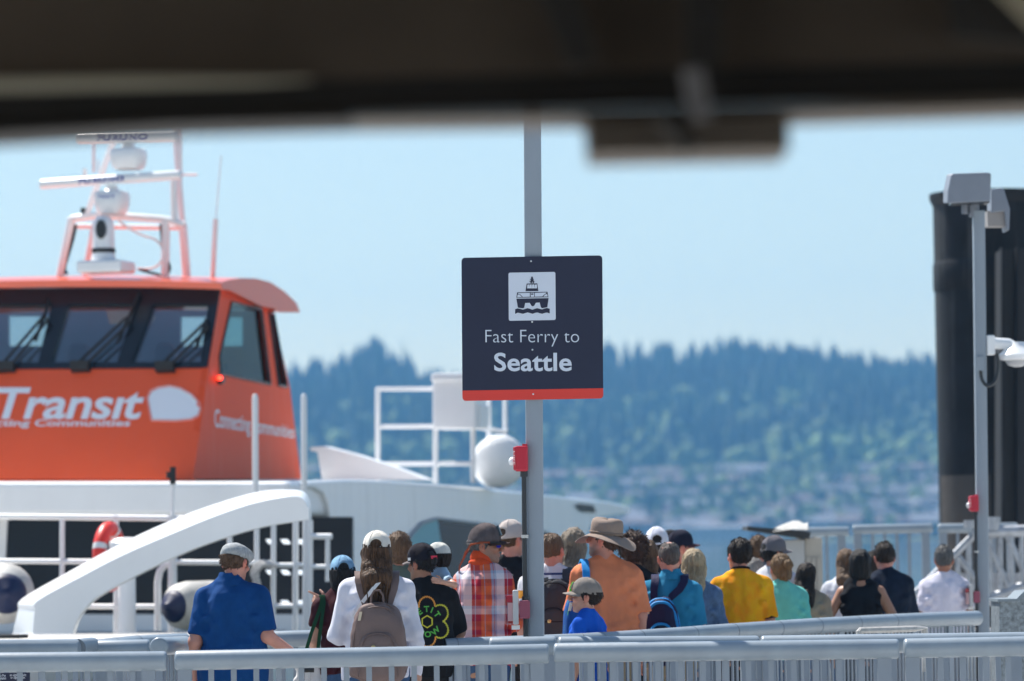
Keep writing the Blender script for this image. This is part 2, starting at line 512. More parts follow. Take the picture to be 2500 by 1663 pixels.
# long white building on the waterfront
p = P(1720, 1316, 1508)
t = thing('waterfront_hall', 'long low white building on the far waterfront left of the kiosk', 'building', (p.x, p.y, float(terrain(p.x, p.y))))
MB().box((-17, -5, -3), (17, 5, 4.2)).build('wall', m_hw[5], t)
MB().prism([(-17.5, -5.5, 4.2), (17.5, -5.5, 4.2), (17.5, 0, 5.6), (-17.5, 0, 5.6)], (0, 0, .3)).prism([(-17.5, 5.5, 4.2), (17.5, 5.5, 4.2), (17.5, 0, 5.6), (-17.5, 0, 5.6)], (0, 0, .3)).build('roof', m_hr[2], t)
for i in range(9): MB().box((-15.5+i*3.6, -5.06, 1.0), (-13.8+i*3.6, -4.9, 2.6)).build('window', m_pane, t)

# ---- the air
hz = MB().box((-2500, -320, -4.5), (2500, 2900, 190)).build('haze', None)
m = bpy.data.materials.new('haze_air'); m.use_nodes = True
m.node_tree.nodes.clear()
ho = m.node_tree.nodes.new('ShaderNodeOutputMaterial'); hv = m.node_tree.nodes.new('ShaderNodeVolumePrincipled')
hv.inputs['Color'].default_value = (0.18, 0.47, 0.86, 1); hv.inputs['Density'].default_value = 0.00024
hv.inputs['Anisotropy'].default_value = 0.2
m.node_tree.links.new(hv.outputs[0], ho.inputs['Volume'])
hz.data.materials.append(m)
hz['kind'] = 'stuff'
# ================================================================== the ferry
m_white = mat('ferry_white', (0.84, 0.85, 0.86), 0.32, var=0.03, vscale=1.5, coat=0.3, streak=.10, streak_col=(.5, .49, .47), bump=0.03, bscale=3)
m_side = mat('ferry_white_stained', (0.85, 0.86, 0.87), 0.25, streak=0.40, streak_col=(0.42, 0.42, 0.45), coat=0.6, bump=0.06, bscale=2)
m_orange = mat('ferry_orange', (0.88, 0.115, 0.035), 0.38, var=0.05, vscale=0.8, spec=.3, streak=.06, streak_col=(.6, .3, .25), bump=0.03, bscale=1.6)
m_orange_side = mat('ferry_orange_side', (0.80, 0.09, 0.025), 0.42, spec=.14, streak=.16, streak_col=(.85, .45, .42))  # pale pink streaks paint in the reflections on this side
m_roof_o = mat('ferry_orange_roof', (0.80, 0.105, 0.03), 0.3, coat=0.4)
m_blackfr = mat('window_black', (0.012, 0.014, 0.018), 0.25)
m_rubber = mat('black_rubber', (0.012, 0.012, 0.012), 0.6)
m_cabin = mat('cabin_grey', (0.26, 0.29, 0.33), 0.7)
m_glass = glass('wheelhouse_glass', (0.70, 0.82, 0.86), 0.9, ior=2.0)
m_glass_side = glass('wheelhouse_side_glass', (0.45, 0.70, 0.75), 0.75, ior=1.2)
m_dark_glass = mat('tinted_glass', (0.010, 0.018, 0.030), 0.12, spec=0.22)
m_navy = mat('fender_navy', (0.006, 0.012, 0.055), 0.55)
m_fender = mat('fender_white', (0.50, 0.49, 0.46), 0.6, var=.25, vscale=3, streak=0.7, streak_col=(0.22, 0.2, 0.18))
m_ring = mat('lifebuoy_red', (0.75, 0.035, 0.02), 0.4)
m_letter = mat('vinyl_white', (0.82, 0.84, 0.88), 0.4)
m_lblue = mat('vinyl_blue', (0.01, 0.03, 0.30), 0.5)
m_alu = mat('aluminium', (0.5, 0.5, 0.5), 0.4, metal=0.8)

FA = R(15)
va = Vector((math.sin(FA), math.cos(FA), 0)); ua = Vector((math.cos(FA), -math.sin(FA), 0)); zz = Vector((0, 0, 1))
FO = P(470, 1170, 43.0)
RK = R(28)
rakn = (va * math.cos(RK) - zz * math.sin(RK)).normalized()
def fv(px, py, v=0.0): return PL(px, py, FO + va*v, va)
def fu(px, py, u=0.0): return PL(px, py, FO + ua*u, ua)
def fr(px, py, o=0.0): return PL(px, py, FO - rakn*o, rakn)
FC = fr(540, 700)
siden = (FC - FO).cross(va).normalized()
if siden.x < 0: siden = -siden
def fs(px, py, o=0.0): return PL(px, py, FO + siden*o, siden)

ferry = thing('ferry', 'white and orange fast passenger ferry moored behind the queue', 'ferry', (FO.x - 2, FO.y + 4, WATER_Z))
FOFF = ferry.location.copy()
def fmb(): return MB(FOFF)
def plate(name, pts, d, m, parent=ferry, **kw):
    return fmb().prism(pts, d).build(name, m, parent, **kw)

# wheelhouse walls
LX = -600
front = plate('wheelhouse_front', [fr(LX, 1170), fr(470, 1170), fr(508, 899), fr(LX, 899)], rakn*0.08, m_orange)
side = plate('wheelhouse_side', [fs(471, 1170), fs(735, 1170), fs(708, 946), fs(659, 938), fs(537, 911), fs(509, 899)], -siden*0.08, m_orange_side)
plate('front_pillar', [fs(509, 899), fs(537, 911), fs(535, 873), fs(565, 739), fs(560, 700), fs(541, 698)], -siden*0.08, m_orange_side)
plate('door_pillar', [fs(659, 938), fs(679, 940), fs(656, 760), fs(637, 756)], -siden*0.08, m_orange_side)
plate('rear_pillar', [fs(699, 944), fs(708, 946), fs(662, 742), fs(655, 742), fs(667, 767)], -siden*0.08, m_orange_side)
plate('window_header', [fs(560, 700), fs(565, 739), fs(637, 756), fs(656, 760), fs(667, 767), fs(655, 742), fs(640, 700)], -siden*0.08, m_orange_side)
# windscreen: black frame bars and panes
frame = plate('windscreen_frame', [fr(LX, 904, .02), fr(507, 897, .02), fr(509, 884, .02), fr(LX, 886, .02)], rakn*0.06, m_blackfr)
plate('windscreen_header', [fr(LX, 742, .02), fr(531, 742, .02), fr(537, 702, .02), fr(LX, 708, .02)], rakn*0.06, m_blackfr, frame and ferry)
plate('windscreen_post', [fr(488, 890, .022), fr(508, 890, .022), fr(537, 705, .022), fr(513, 705, .022)], rakn*0.06, m_blackfr)
mull = [(318, 284, 378, 334), (122, 92, 168, 128), (-70, -100, -42, -82), (-270, -300, -250, -290), (-470, -500, -460, -500)]
for (b1, b0, t1, t0) in mull:
    plate('mullion', [fr(b0, 888, .021), fr(b1, 888, .021), fr(t1, 735, .021), fr(t0, 735, .021)], rakn*0.06, m_blackfr)
xs_b = [488] + [b for m_ in mull for b in (m_[0], m_[1])]; xs_t = [513] + [b for m_ in mull for b in (m_[2], m_[3])]
for i in range(5):
    br, bl, tr_, tl = xs_b[2*i], xs_b[2*i+1], xs_t[2*i], xs_t[2*i+1]
    plate('windscreen_pane', [fr(bl-2, 890, -.03), fr(br+2, 890, -.03), fr(tr_+2, 733, -.03), fr(tl-2, 733, -.03)], rakn*0.012, m_glass)
plate('side_window', [fs(537, 911, -.03), fs(659, 938, -.03), fs(637, 756, -.03), fs(565, 739, -.03), fs(535, 873, -.03)], -siden*0.01, m_glass_side)
plate('door_window', [fs(679, 940, -.03), fs(699, 944, -.03), fs(667, 767, -.03), fs(656, 760, -.03)], -siden*0.01, m_glass_side)
mbf = fmb()
for a, b in (((537, 911), (659, 938)), ((659, 938), (637, 756)), ((565, 739), (637, 756)), ((535, 873), (565, 739)), ((537, 911), (535, 873)), ((679, 940), (699, 944)), ((699, 944), (667, 767)), ((679, 940), (656, 760))):
    mbf.tube([fs(*a), fs(*b)], 0.022, 6)
mbf.build('window_gasket', m_blackfr, ferry)
# inside: floor, rear bulkhead with openings, console, chairs
c0 = FO + zz*0.05
inside = fmb()
inside.prism([c0 - ua*0.1 + va*1.2, c0 - ua*5.2 + va*1.2, c0 - ua*5.2 + va*5.0, c0 - ua*0.35 + va*5.0], zz*0.05)
inside.build('cabin_floor', m_cabin, ferry)
RV = 4.3
rb = lambda px, py: fv(px, py, RV)
plate('rear_bulkhead', [rb(-500, 1120), rb(640, 1120), rb(640, 845), rb(-500, 845)], va*0.06, m_cabin)
plate('rear_bulkhead', [rb(-500, 770), rb(640, 775), rb(640, 715), rb(-500, 715)], va*0.06, m_cabin)
for x0, x1 in ((510, 545), (592, 642), (140, 440), (-200, 20)):
    plate('rear_bulkhead', [rb(x0, 846), rb(x1, 846), rb(x1, 770), rb(x0, 770)], va*0.058, m_cabin)
plate('console', [fv(-300, 1100, 1.6), fv(520, 1100, 1.6), fv(520, 884, 1.6), fv(-300, 884, 1.6)], va*0.5, m_cabin)
for cx in (190, 400):
    plate('helm_chair', [fv(cx-26, 980, 3.0), fv(cx+26, 980, 3.0), fv(cx+24, 852, 3.0), fv(cx+14, 838, 3.0), fv(cx-14, 838, 3.0), fv(cx-24, 852, 3.0)], va*0.14, m_cabin, bevel=.03)
# roof with its curved visor end
prof = [(539, 690), (556, 684), (590, 679), (625, 680), (660, 689), (695, 712), (724, 740), (733, 763), (680, 763), (668, 753), (640, 748), (600, 728), (560, 708), (543, 707)]
pts = [fs(x, y, 0.10) for x, y in prof]
mb = fmb(); vv, ff = [], []; NS = 16; npf = len(pts)
for i in range(NS+1):
    u_ = 6.2*i/NS; cam_ = .105*(1 - ((u_-3.1)/3.1)**2)
    for p_ in pts: vv.append(p_ - ua*u_ + zz*cam_)
for i in range(NS):
    for k in range(npf):
        a_, b_ = i*npf+k, i*npf+(k+1) % npf
        ff.append((a_, b_, b_+npf, a_+npf))
ff += [tuple(range(npf))[::-1], tuple(range(NS*npf, (NS+1)*npf))]
roof = mb.add(vv, ff).build('wheelhouse_roof', m_roof_o, ferry, smooth=True, auto=35)
# wipers
for (bx, by, tx_, ty_, ax, ay) in ((14, 893, 108, 770, 118, 730), (196, 892, 308, 776, 340, 716), (403, 893, 500, 788, 503, 780)):
    mb = fmb()
    a, b = fr(bx-12, by, .07), fr(tx_, ty_, .09)
    a2, b2 = fr(bx+12, by, .07), fr(tx_+8, ty_+12, .09)
    mb.tube([a, b], .018, 6).tube([a2, b2], .018, 6).tube([b, b2], .018, 6)
    mb.tube([fr(tx_-22, ty_+62, .06), fr((tx_+ax)/2, (ty_+ay)/2 + 8, .07), fr(ax, ay, .06)], .022, 6)
    mb.obox(fr(bx, by+4, .06), ua*.11, rakn*.05, zz*.05)
    mb.build('wiper', m_rubber, ferry)
# lamp at the front corner
mb = fmb(); mb.lathe(fs(540, 928, .02), [(.05, 0), (.05, .06), (.02, .09)], 12, -va)
nav = mb.build('navigation_lamp', m_blackfr, ferry)
fmb().lathe(fs(537, 923, .06), [(.028, -.01), (.028, .02), (.012, .04)], 12, -va).build('lens', emis('nav_red', (1, 0.05, 0.02), 3.0), nav)

# lettering on the front panel
def fq(x0, x1, y0, y1, o=.006, sl=0.0):
    return lambda s, t: fr(x0 + (x1-x0)*s, y1 + (y0-y1)*t + sl*s, o)
tqs = [text_quad('lettering', 'Transıt', m_letter, ferry, fq(-8, 352, 946, 1024), offset=0.022, shear=0.25, space=0.98)]
tqs.append(text_quad('lettering', 'Connecting Communities', m_letter, ferry, fq(-128, 318, 1024, 1046), offset=0.02, shear=0.12))
for q_ in tqs: q_.parent = front
def fsq(x0, x1, ya0, ya1, yb0, yb1):
    def g(s, t):
        x = x0 + (x1-x0)*s
        return fs(x, (ya1 + (yb1-ya1)*s) + ((ya0-ya1) + ((yb0-yb1)-(ya0-ya1))*s)*t, .006)
    return g
text_quad('lettering', 'Connecting Communities', m_letter, ferry, fsq(524, 718, 998, 1057, 1040, 1080), offset=0.012).parent = side
# shell-shaped emblem beside the lettering
def shell(o, g):
    mb = fmb(); cx, cy = 424, 984
    pts = [(372, 1024), (362, 972), (370, 956), (388, 948), (415, 944), (440, 950), (466, 964), (484, 984), (487, 1000), (482, 1014), (464, 1022), (430, 1025)]
    mb.add([fr(cx + (x-cx)*g, cy + (y-cy)*g, o) for x, y in pts], [tuple(range(len(pts)))])
    return mb
shell(.006, 1.0).build('emblem', m_letter, front)
mb = fmb()
op = [(372, 1024), (362, 972), (370, 956), (388, 948), (415, 944), (440, 950), (466, 964), (484, 984), (487, 1000), (482, 1014), (464, 1022), (430, 1025), (372, 1024)]
mb.tube([fr(424+(x-424)*1.05, 984+(y-984)*1.07, .006) for x, y in op], .008, 5, False).build('emblem_outline', mat('vinyl_pink', (.85, .4, .35), .4), front)

# upper deck edge under the wheelhouse
def to_u(p_, u_): return p_ + ua*(u_ - (p_ - FO).dot(ua))
mb = fmb(); mb.prism([fv(LX, 1176, -.8), to_u(fv(744, 1174, -.8), 1.40), to_u(fv(744, 1258, -.8), 1.40), fv(LX, 1260, -.8)], va*6.5)
mb.build('upper_deck_edge', m_white, ferry, bevel=.06, bseg=3)
# dark cabin front below it
plate('cabin_front_glass', [fv(18, 1262, -.2), fv(860, 1262, -.2), fv(860, 1500, -.2), fv(6, 1500, -.2)], va*0.05, m_dark_glass)
plate('cabin_front_glass', [fv(LX, 1262, -.2), fv(0, 1262, -.2), fv(-14, 1500, -.2), fv(LX, 1500, -.2)], va*0.05, m_dark_glass)
plate('cabin_corner_post', [fv(-2, 1262, -.23), fv(18, 1262, -.23), fv(6, 1502, -.23), fv(-16, 1502, -.23)], va*0.06, m_white)
plate('cabin_sill', [fv(LX, 1500, -.24), fv(880, 1500, -.24), fv(880, 1560, -.24), fv(LX, 1560, -.24)], va*0.2, m_white)
reflm = emis('reflection_glow', (0.9, 0.95, 1.0), 0.6)  # glowing plates laid on the dark glass imitate reflected lamps
for yy in (1322, 1397, 1471):
    for xx in (648, 684, 722):
        plate('lamp_reflection', [fv(xx, yy-5, -.215), fv(xx+17, yy-5, -.215), fv(xx+26, yy+6, -.215), fv(xx+9, yy+6, -.215)], va*0.01, reflm)
# foredeck and hull
dz = fv(300, 1541, -.3).z
d0 = FO.copy(); d0.z = dz
mb = fmb(); mb.prism([d0 + ua*1.2 - va*.2, d0 - ua*8 - va*.2, d0 - ua*8 - va*8.4, d0 - ua*.2 - va*8.4, d0 + ua*1.2 - va*7.4], -zz*.35)
mb.build('foredeck', mat('foredeck_grey', (.55, .54, .52), .7, var=.1, vscale=2), ferry, bevel=.05)
for s0, s1 in ((-8, -6.2), (-1.2, .9)):
    mb = fmb()
    mb.prism([d0 + ua*s0 - va*8.2 - zz*.3, d0 + ua*s1 - va*8.2 - zz*.3, d0 + ua*(s1-.4) - va*7.4 - zz*3.6, d0 + ua*(s0+.4) - va*7.4 - zz*3.6], va*24)
    mb.build('hull', m_white, ferry)
# stained cabin side with its overhanging aft end
SU_ = 1.45
sp = [(744, 1180), (760, 1175), (850, 1170), (950, 1174), (1040, 1180), (1160, 1190), (1280, 1202), (1400, 1216), (1490, 1225), (1530, 1234), (1544, 1244), (1530, 1256), (1470, 1264), (1445, 1280), (1405, 1400), (1395, 1560), (930, 1560), (890, 1470), (855, 1390), (822, 1300), (806, 1268), (800, 1230), (790, 1206), (770, 1194), (746, 1192)]
sideo = plate('cabin_side', [fu(x, y, SU_) for x, y in sp], -ua*0.35, m_side, smooth=True, auto=25, bevel=.05, bseg=3)
plate('cabin_roof', [fu(x, y, SU_-.3) for x, y in ((770, 1182), (850, 1176), (1040, 1186), (1280, 1208), (1400, 1222), (1500, 1231), (1500, 1240), (1280, 1217), (1040, 1195), (850, 1185), (770, 1190))], -ua*6.5, m_white)
plate('side_recess', [fu(x, y, SU_-.4) for x, y in ((740, 1188), (830, 1188), (840, 1270), (740, 1262))], -ua*.05, mat('recess_grey', (.45, .47, .42), .7))
wp = [(1066, 1269), (1200, 1285), (1330, 1301), (1372, 1322), (1366, 1440), (1090, 1440)]
wl_ = [(990, 1340), (1005, 1308), (1030, 1280), (1066, 1268), (1078, 1340), (1092, 1440), (985, 1440)]
m_lglass = mat('pale_glass', (.16, .40, .48), .2, spec=.05)
m_side_glass = mat('tinted_side_glass', (.008, .016, .030), .2, spec=.06)
plate('side_window_glass', [fu(x, y, SU_+.01) for x, y in wp], ua*.01, m_side_glass)
plate('side_window_glass', [fu(x, y, SU_+.012) for x, y in wl_], ua*.01, m_lglass)
mb = fmb(); mb.tube([fu(x, y, SU_+.02) for x, y in [(985, 1345), (990, 1335), (1005, 1306), (1030, 1278), (1066, 1266), (1200, 1283), (1330, 1299), (1374, 1320)]], .02, 6)
mb.build('window_trim', mat('trim_grey', (.3, .33, .36), .5), ferry)
plate('vent', [fu(x, y, SU_+.01) for x, y in ((1404, 1236), (1412, 1230), (1448, 1234), (1454, 1252), (1420, 1250))], ua*.01, mat('vent_grey', (.16, .14, .13), .7))

# bow arch
FVA = -7.4
out_ = [(31, 1548), (36, 1525), (44, 1490), (54, 1462), (157, 1402), (294, 1328), (425, 1268), (540, 1226), (638, 1200), (716, 1197), (744, 1207), (757, 1236)]
frn = [(80, 1548), (82, 1525), (85, 1492), (92, 1466), (193, 1410), (300, 1355), (420, 1303), (530, 1258), (628, 1226), (714, 1211), (741, 1221), (755, 1244)]
bot = [(178, 1548), (182, 1535), (190, 1514), (205, 1490), (236, 1460), (312, 1417), (430, 1359), (530, 1320), (634, 1289), (714, 1275), (741, 1271), (755, 1269)]
# refine along the length
def refine(l, n=5):
    o = []
    for i in range(len(l)-1):
        p0, p1, p2, p3 = l[max(i-1, 0)], l[i], l[i+1], l[min(i+2, len(l)-1)]
        for k in range(n):
            t = k/n
            o.append(tuple(0.5*((2*p1[j]) + (-p0[j]+p2[j])*t + (2*p0[j]-5*p1[j]+4*p2[j]-p3[j])*t*t + (-p0[j]+3*p1[j]-3*p2[j]+p3[j])*t**3) for j in (0, 1)))
    o.append(l[-1]); return o
o_, f_, b_ = refine(out_), refine(frn), refine(bot)
mb = fmb(); n = len(o_); vv, ff = [], []
for i in range(n):
    vv += [fv(*b_[i], FVA), fv(*f_[i], FVA), fv(*o_[i], FVA+.28), fv(o_[i][0]+4, o_[i][1]-1, FVA+.7), fv(b_[i][0]+6, b_[i][1], FVA+.7)]
for i in range(n-1):
    for k in range(5):
        a, b = i*5+k, i*5+(k+1) % 5
        ff.append((a, b, b+5, a+5))
ff += [(0, 1, 2, 3, 4), tuple((n-1)*5+k for k in (4, 3, 2, 1, 0))]
mb.add(vv, ff)
arch = mb.build('bow_arch', m_white, ferry, smooth=True, auto=22, bevel=.02)
MB(FOFF).obox(fv(20, 1554, FVA+.2), ua*.16, va*.1, zz*.018).build('deck_fitting', m_rubber, ferry)

# foredeck railing
m_rail_w = mat('ferry_rail_white', (.80, .81, .82), .35)
rv = -4.6
def ftube(name, pl, r, v=rv, m=m_rail_w, seg=10):
    return fmb().tube([fv(x, y, v) for x, y in pl], r, seg).build(name, m, ferry, smooth=True)
for y0, y1, r in ((1258, 1268, .03), (1368, 1374, .026), (1479, 1482, .026)):
    ftube('rail', [(-300, y0), (660, y1)], r)
for x in (-160, 152, 284, 561, 627, 668):
    ftube('stanchion', [(x, 1258), (x-1, 1545)], .026)
ftube('stanchion', [(421, 1258), (421, 1545)], .045)
ftube('mast_pole', [(421, 1262), (422, 1180)], .018)
ftube('mast_lamp', [(422, 1182), (422, 1140)], .03, m=m_rubber)
ftube('mast_lamp', [(416, 1168), (416, 1152)], .04, m=m_rubber)
ftube('bent_rail', [(385, 1540), (385, 1420), (390, 1395), (402, 1380), (420, 1374)], .035)
for x in (722, 746, 757): ftube('gate_post', [(x, 1270), (x-1, 1548)], .03)
for y in (1380, 1480): ftube('gate_rail', [(625, y), (757, y)], .024)
ftube('gate_rail', [(757, 1310), (810, 1310)], .03); ftube('gate_rail', [(757, 1384), (815, 1384)], .024); ftube('gate_post', [(800, 1310), (800, 1420)], .024)
for x, y0, y1 in ((623, 962, 1250), (742, 961, 1200)):
    p0, p1 = fv(x, y0, -1.0), fv(x+1, y1, -1.0)
    fmb().tube([p0, p0 - zz*.012, p0 - zz*.05, p1], [.012, .025, .033, .033], 12).build('deck_post', m_rail_w, ferry, smooth=True)
# winch post on the foredeck
mb = fmb(); c = fv(311, 1545, -5.4)
mb.lathe(c, [(.10, 0), (.085, .03), (.085, .66), (.15, .67), (.15, .73), (.05, .74), (.16, .75), (.17, .80), (.17, .88), (.12, .92), (0.02, .93)], 20)
mb.build('winch_post', m_white, ferry, smooth=True, auto=30)

# radar mast: tube frame
MV0, MV1 = 1.4, 2.4
def mtube(name, pl, r, v0=MV0, v1=None, m=m_rail_w):
    n_ = len(pl)
    return fmb().tube([fv(x, y, v0 + ((v1 if v1 is not None else v0)-v0)*i/(n_-1)) for i, (x, y) in enumerate(pl)], r, 10).build(name, m, ferry, smooth=True)
mtube('mast_rail', [(168, 540), (176, 534), (232, 527), (308, 529), (395, 535), (420, 540), (450, 550)], .042)
mtube('mast_rail', [(186, 552), (446, 556)], .03, MV1)
mtube('mast_leg', [(174, 540), (146, 676)], .048)
mtube('mast_leg', [(232, 545), (206, 672)], .04, MV1)
mtube('mast_leg', [(405, 540), (403, 684)], .048)
mtube('mast_leg', [(446, 548), (456, 684)], .05, MV1)
mtube('mast_leg', [(276, 345), (210, 528)], .036)
mtube('mast_leg', [(426, 300), (446, 552)], .036, MV1)
mtube('mast_leg', [(424, 432), (426, 542)], .04)
mtube('mast_leg', [(440, 300), (441, 440)], .022, MV1)
mtube('mast_leg', [(229, 340), (229, 420)], .02, MV1)
mtube('mast_arm', [(436, 426), (482, 426)], .016, MV1)
mtube('signal_horn', [(207, 430), (207, 412)], .025); mtube('signal_horn', [(205, 520), (205, 508)], .04, m=m_rubber)
mtube('small_aerial', [(240, 420), (240, 390)], .008, MV1)
for x0, x1, y0l, y0r, y1l, y1r, tx0, tx1, ty0, ty1, py in ((99, 441, 440, 413, 461, 441, 196, 308, 428, 447, 0), (189, 431, 322, 316, 349, 345, 242, 366, 325, 339, 1)):
    v = 1.0
    a, b = fv(x0, (y0l+y1l)/2, v), fv(x1, (y0r+y1r)/2, v)
    r = (y1l-y0l)/2/ (FPX/44.0)
    sc = thing('tmp', 'x', 'x') if False else None
    rb_ = fmb().rtube(a, b, r*1.12, 18, .3).build('radar_scanner', m_white, ferry, smooth=True, auto=50)
    def g(s, t, a=a, b=b, r=r, x0=x0, x1=x1, tx0=tx0, tx1=tx1):
        k = ((tx0 + (tx1-tx0)*s) - x0) / (x1-x0)
        p_ = a + (b-a)*k
        hh = (t-.5)*1.25
        return p_ + zz*(r*1.12*math.sin(hh)) - va*(r*1.12*math.cos(hh) + .006)
    tq = text_quad('lettering', 'FURUNO', m_lblue, None, g, offset=0.045, space=1.12)
    tq.data.transform(Matrix.Translation(-FOFF)); tq.parent = rb_
for cx, y0, y1, w, ny0 in ((274, 466, 524, 40, 452), (314, 362, 414, 42, 346)):
    c = fv(cx, y1, 1.1); s_ = FPX/44.0
    h = (y1-y0)/s_; w_ = w/s_
    mb = fmb()
    prof_ = [(w_*.72, 0), (w_*.86, h*.12), (w_*.98, h*.45), (w_, h*.85), (w_*.9, h*.97), (w_*.45, h), (w_*.35, h+.03), (w_*.33, h + (y0-ny0)/s_)]
    vv, ff = [], []
    seg = 28
    for r_, hh in prof_:
        for k in range(seg):
            a = 2*math.pi*k/seg
            cx_, sy_ = math.cos(a), math.sin(a)
            e = 0.55
            vv.append(c + ua*(r_*math.copysign(abs(cx_)**e, cx_)) + va*(r_*math.copysign(abs(sy_)**e, sy_)) + zz*hh)
    for i in range(len(prof_)-1):
        for k in range(seg):
            a, b = i*seg+k, i*seg+(k+1) % seg
            ff.append((a, b, b+seg, a+seg))
    mb.add(vv, ff)
    mb.build('radar_gearbox', m_white, ferry, smooth=True, auto=60)
tq = text_quad('lettering', 'NXT', m_lblue, None, lambda s, t: fv(241 + 40*s, 484 - 9*t, .66), offset=0.02)
tq.data.transform(Matrix.Translation(-FOFF)); tq.parent = ferry
# camera turret
s_ = FPX/43.8
c = fv(253, 668, .9)
mb = fmb(); mb.obox(fv(259, 653, .9), ua*(59/s_), va*.25, zz*(15/s_)); mb.build('turret_base', m_white, ferry, bevel=.03)
mb = fmb(); mb.lathe(fv(253, 638, .9), [(33/s_, 0), (31/s_, .03), (28/s_, .1), (28/s_, .2), (27/s_, .30), (27/s_, .42), (24/s_, .47), (17/s_, .51), (6/s_, .53)], 24)
mb.build('camera_turret', m_white, ferry, smooth=True, auto=50)
mb = fmb(); mb.lathe(fv(253, 618, .9), [(29.5/s_, 0), (29.5/s_, 11/s_)], 24); mb.build('turret_band', m_rubber, ferry, smooth=True, auto=30)
cc = fv(247, 560, .78)
mb = fmb(); vv = [cc + ua*(13/s_*math.cos(a)) + zz*(24/s_*math.sin(a)) - va*.02 for a in [2*math.pi*k/20 for k in range(20)]]
mb.prism(vv, va*.06); mb.build('turret_lens', m_blackfr, ferry)
# whip aerial, cables
mtube('whip_aerial', [(519, 682), (527, 535)], .03, 2.0); mtube('whip_aerial', [(527, 537), (540, 380)], .007, 2.0)
cab = mat('cable_black', (.015, .015, .016), .5); cabw = mat('cable_white', (.7, .7, .7), .5)
mtube('cable', refine([(186, 548), (178, 585), (166, 625), (158, 655), (164, 670)], 4), .018, m=cab)
mtube('cable', refine([(392, 548), (396, 590), (398, 612), (410, 640), (414, 658), (398, 672), (340, 658)], 4), .018, m=cab)
mtube('cable', refine([(290, 540), (320, 560), (350, 575), (380, 585), (398, 610), (392, 640), (370, 655), (335, 655)], 4), .014, m=cabw)

# upper deck aft: guard rails, locker, life raft drum, fairing
def dt(name, pl, r, v=6.0): return fmb().tube([fv(x, y, v) for x, y in pl], r, 8).build(name, m_rail_w, ferry, smooth=True)
for x in (922, 1063, 1155): dt('guard_post', [(x, 948), (x, 1180)], .032)
for x in (1193, 1233): dt('guard_post', [(x, 925), (x+1, 1190)], .03, 7.0)
for y in (950, 1042, 1133): dt('guard_rail', [(918, y), (1158, y-1)], .026)
dt('guard_rail', [(1155, 1042), (1238, 1056)], .026, 6.4)
mb = fmb(); mb.prism([fv(1055, 1048, 5.8), fv(1162, 1048, 5.8), fv(1162, 922, 5.8), fv(1152, 914, 5.8), fv(1062, 914, 5.8), fv(1055, 922, 5.8)], va*.5)
mb.build('deck_locker', m_white, ferry, bevel=.04)
mb = fmb(); mb.prism([fv(1050, 932, 5.75), fv(1166, 932, 5.75), fv(1166, 916, 5.75), fv(1155, 911, 5.75), fv(1060, 911, 5.75), fv(1050, 916, 5.75)], va*.6); mb.build('locker_lid', m_white, ferry, bevel=.03)
plate('locker_flank', [fv(1164, 1044, 5.9), fv(1172, 1044, 5.9), fv(1174, 990, 5.9), fv(1164, 984, 5.9)], va*.4, m_white)
s7 = FPX/49.5
c = fv(1220, 1126, 6.6)
axr = (va*.95 - ua*.30).normalized()
mb = fmb(); mb.lathe(c - axr*.05, [(.02, -.12), (.16, -.10), (.30, -.03), (.335, .03), (.335, .9), (.30, .96), (.1, 1.0)], 28, axr)
drum = mb.build('life_raft_drum', m_white, ferry, smooth=True, auto=40)
for k in range(3):
    pass
plate('fairing', [fv(755, 1170, 4.6), fv(1044, 1172, 4.6), fv(960, 1140, 4.6), (fv(860, 1108, 4.6)), fv(790, 1090, 4.6), fv(757, 1092, 4.6), fv(757, 1100, 4.6), fv(775, 1104, 4.6), fv(786, 1170, 4.6)], va*.3, m_white)

# fenders and lifebuoy are separate things
def fender(cx, cy, rpx, v, ln, label, tilt=0.0):
    c = fv(cx, cy, v); sc_ = FPX / (c.y)
    r_ = rpx / sc_
    ax = (ua*math.cos(tilt) + va*math.sin(tilt)).normalized()
    t_ = thing('fender', label, 'fender', (c.x, c.y, c.z - r_), group='white boat fenders with navy ends on the foredeck')
    off = t_.location
    mb = MB(off); mb.lathe(c, [(r_*.35, -ln*.5), (r_*.75, -ln*.44), (r_*.97, -ln*.3), (r_, -ln*.1), (r_, ln*.25), (r_*.9, ln*.38), (r_*.55, ln*.48), (r_*.3, ln*.5)], 26, ax)
    mb.build('body', m_fender, t_, smooth=True, auto=60)
    for s in (-1, 1):
        mb = MB(off); mb.lathe(c + ax*(s*ln*.44), [(r_*.66, 0), (r_*.66, .02), (r_*.5, .07), (r_*.2, .10), (r_*.12, .14)], 20, ax*s)
        mb.build('end_cap', m_navy, t_, smooth=True, auto=60)
fender(2, 1448, 74, -5.6, 1.3, 'big white fender with navy end at the left edge beside the arch foot', R(-62))
fender(498, 1478, 60, -5.6, 0.95, 'white fender with navy end lying behind the man in the blue polo', R(-112))
c = fv(267, 1359, -5.2)
lb = thing('lifebuoy', 'red ring lifebuoy hanging on the ferry rail behind the white arch', 'lifebuoy', tuple(c))
mb = MB(); R0, r0 = .275, .072
axl = (ua*1.0 + va*.02).normalized(); bx_ = axl.cross(zz).normalized()
vv, ff = [], []
for i in range(36):
    a = 2*math.pi*i/36
    rad = bx_*math.cos(a) + zz*math.sin(a)
    for k in range(12):
        b = 2*math.pi*k/12
        vv.append(rad*(R0 + r0*math.cos(b)) + axl*(r0*math.sin(b)))
for i in range(36):
    for k in range(12):
        a, b = i*12+k, i*12+(k+1) % 12
        c_, d_ = ((i+1) % 36)*12+k, ((i+1) % 36)*12+(k+1) % 12
        ff.append((a, b, d_, c_))
mb.add(vv, ff); mb.build('ring', m_ring, lb, smooth=True)
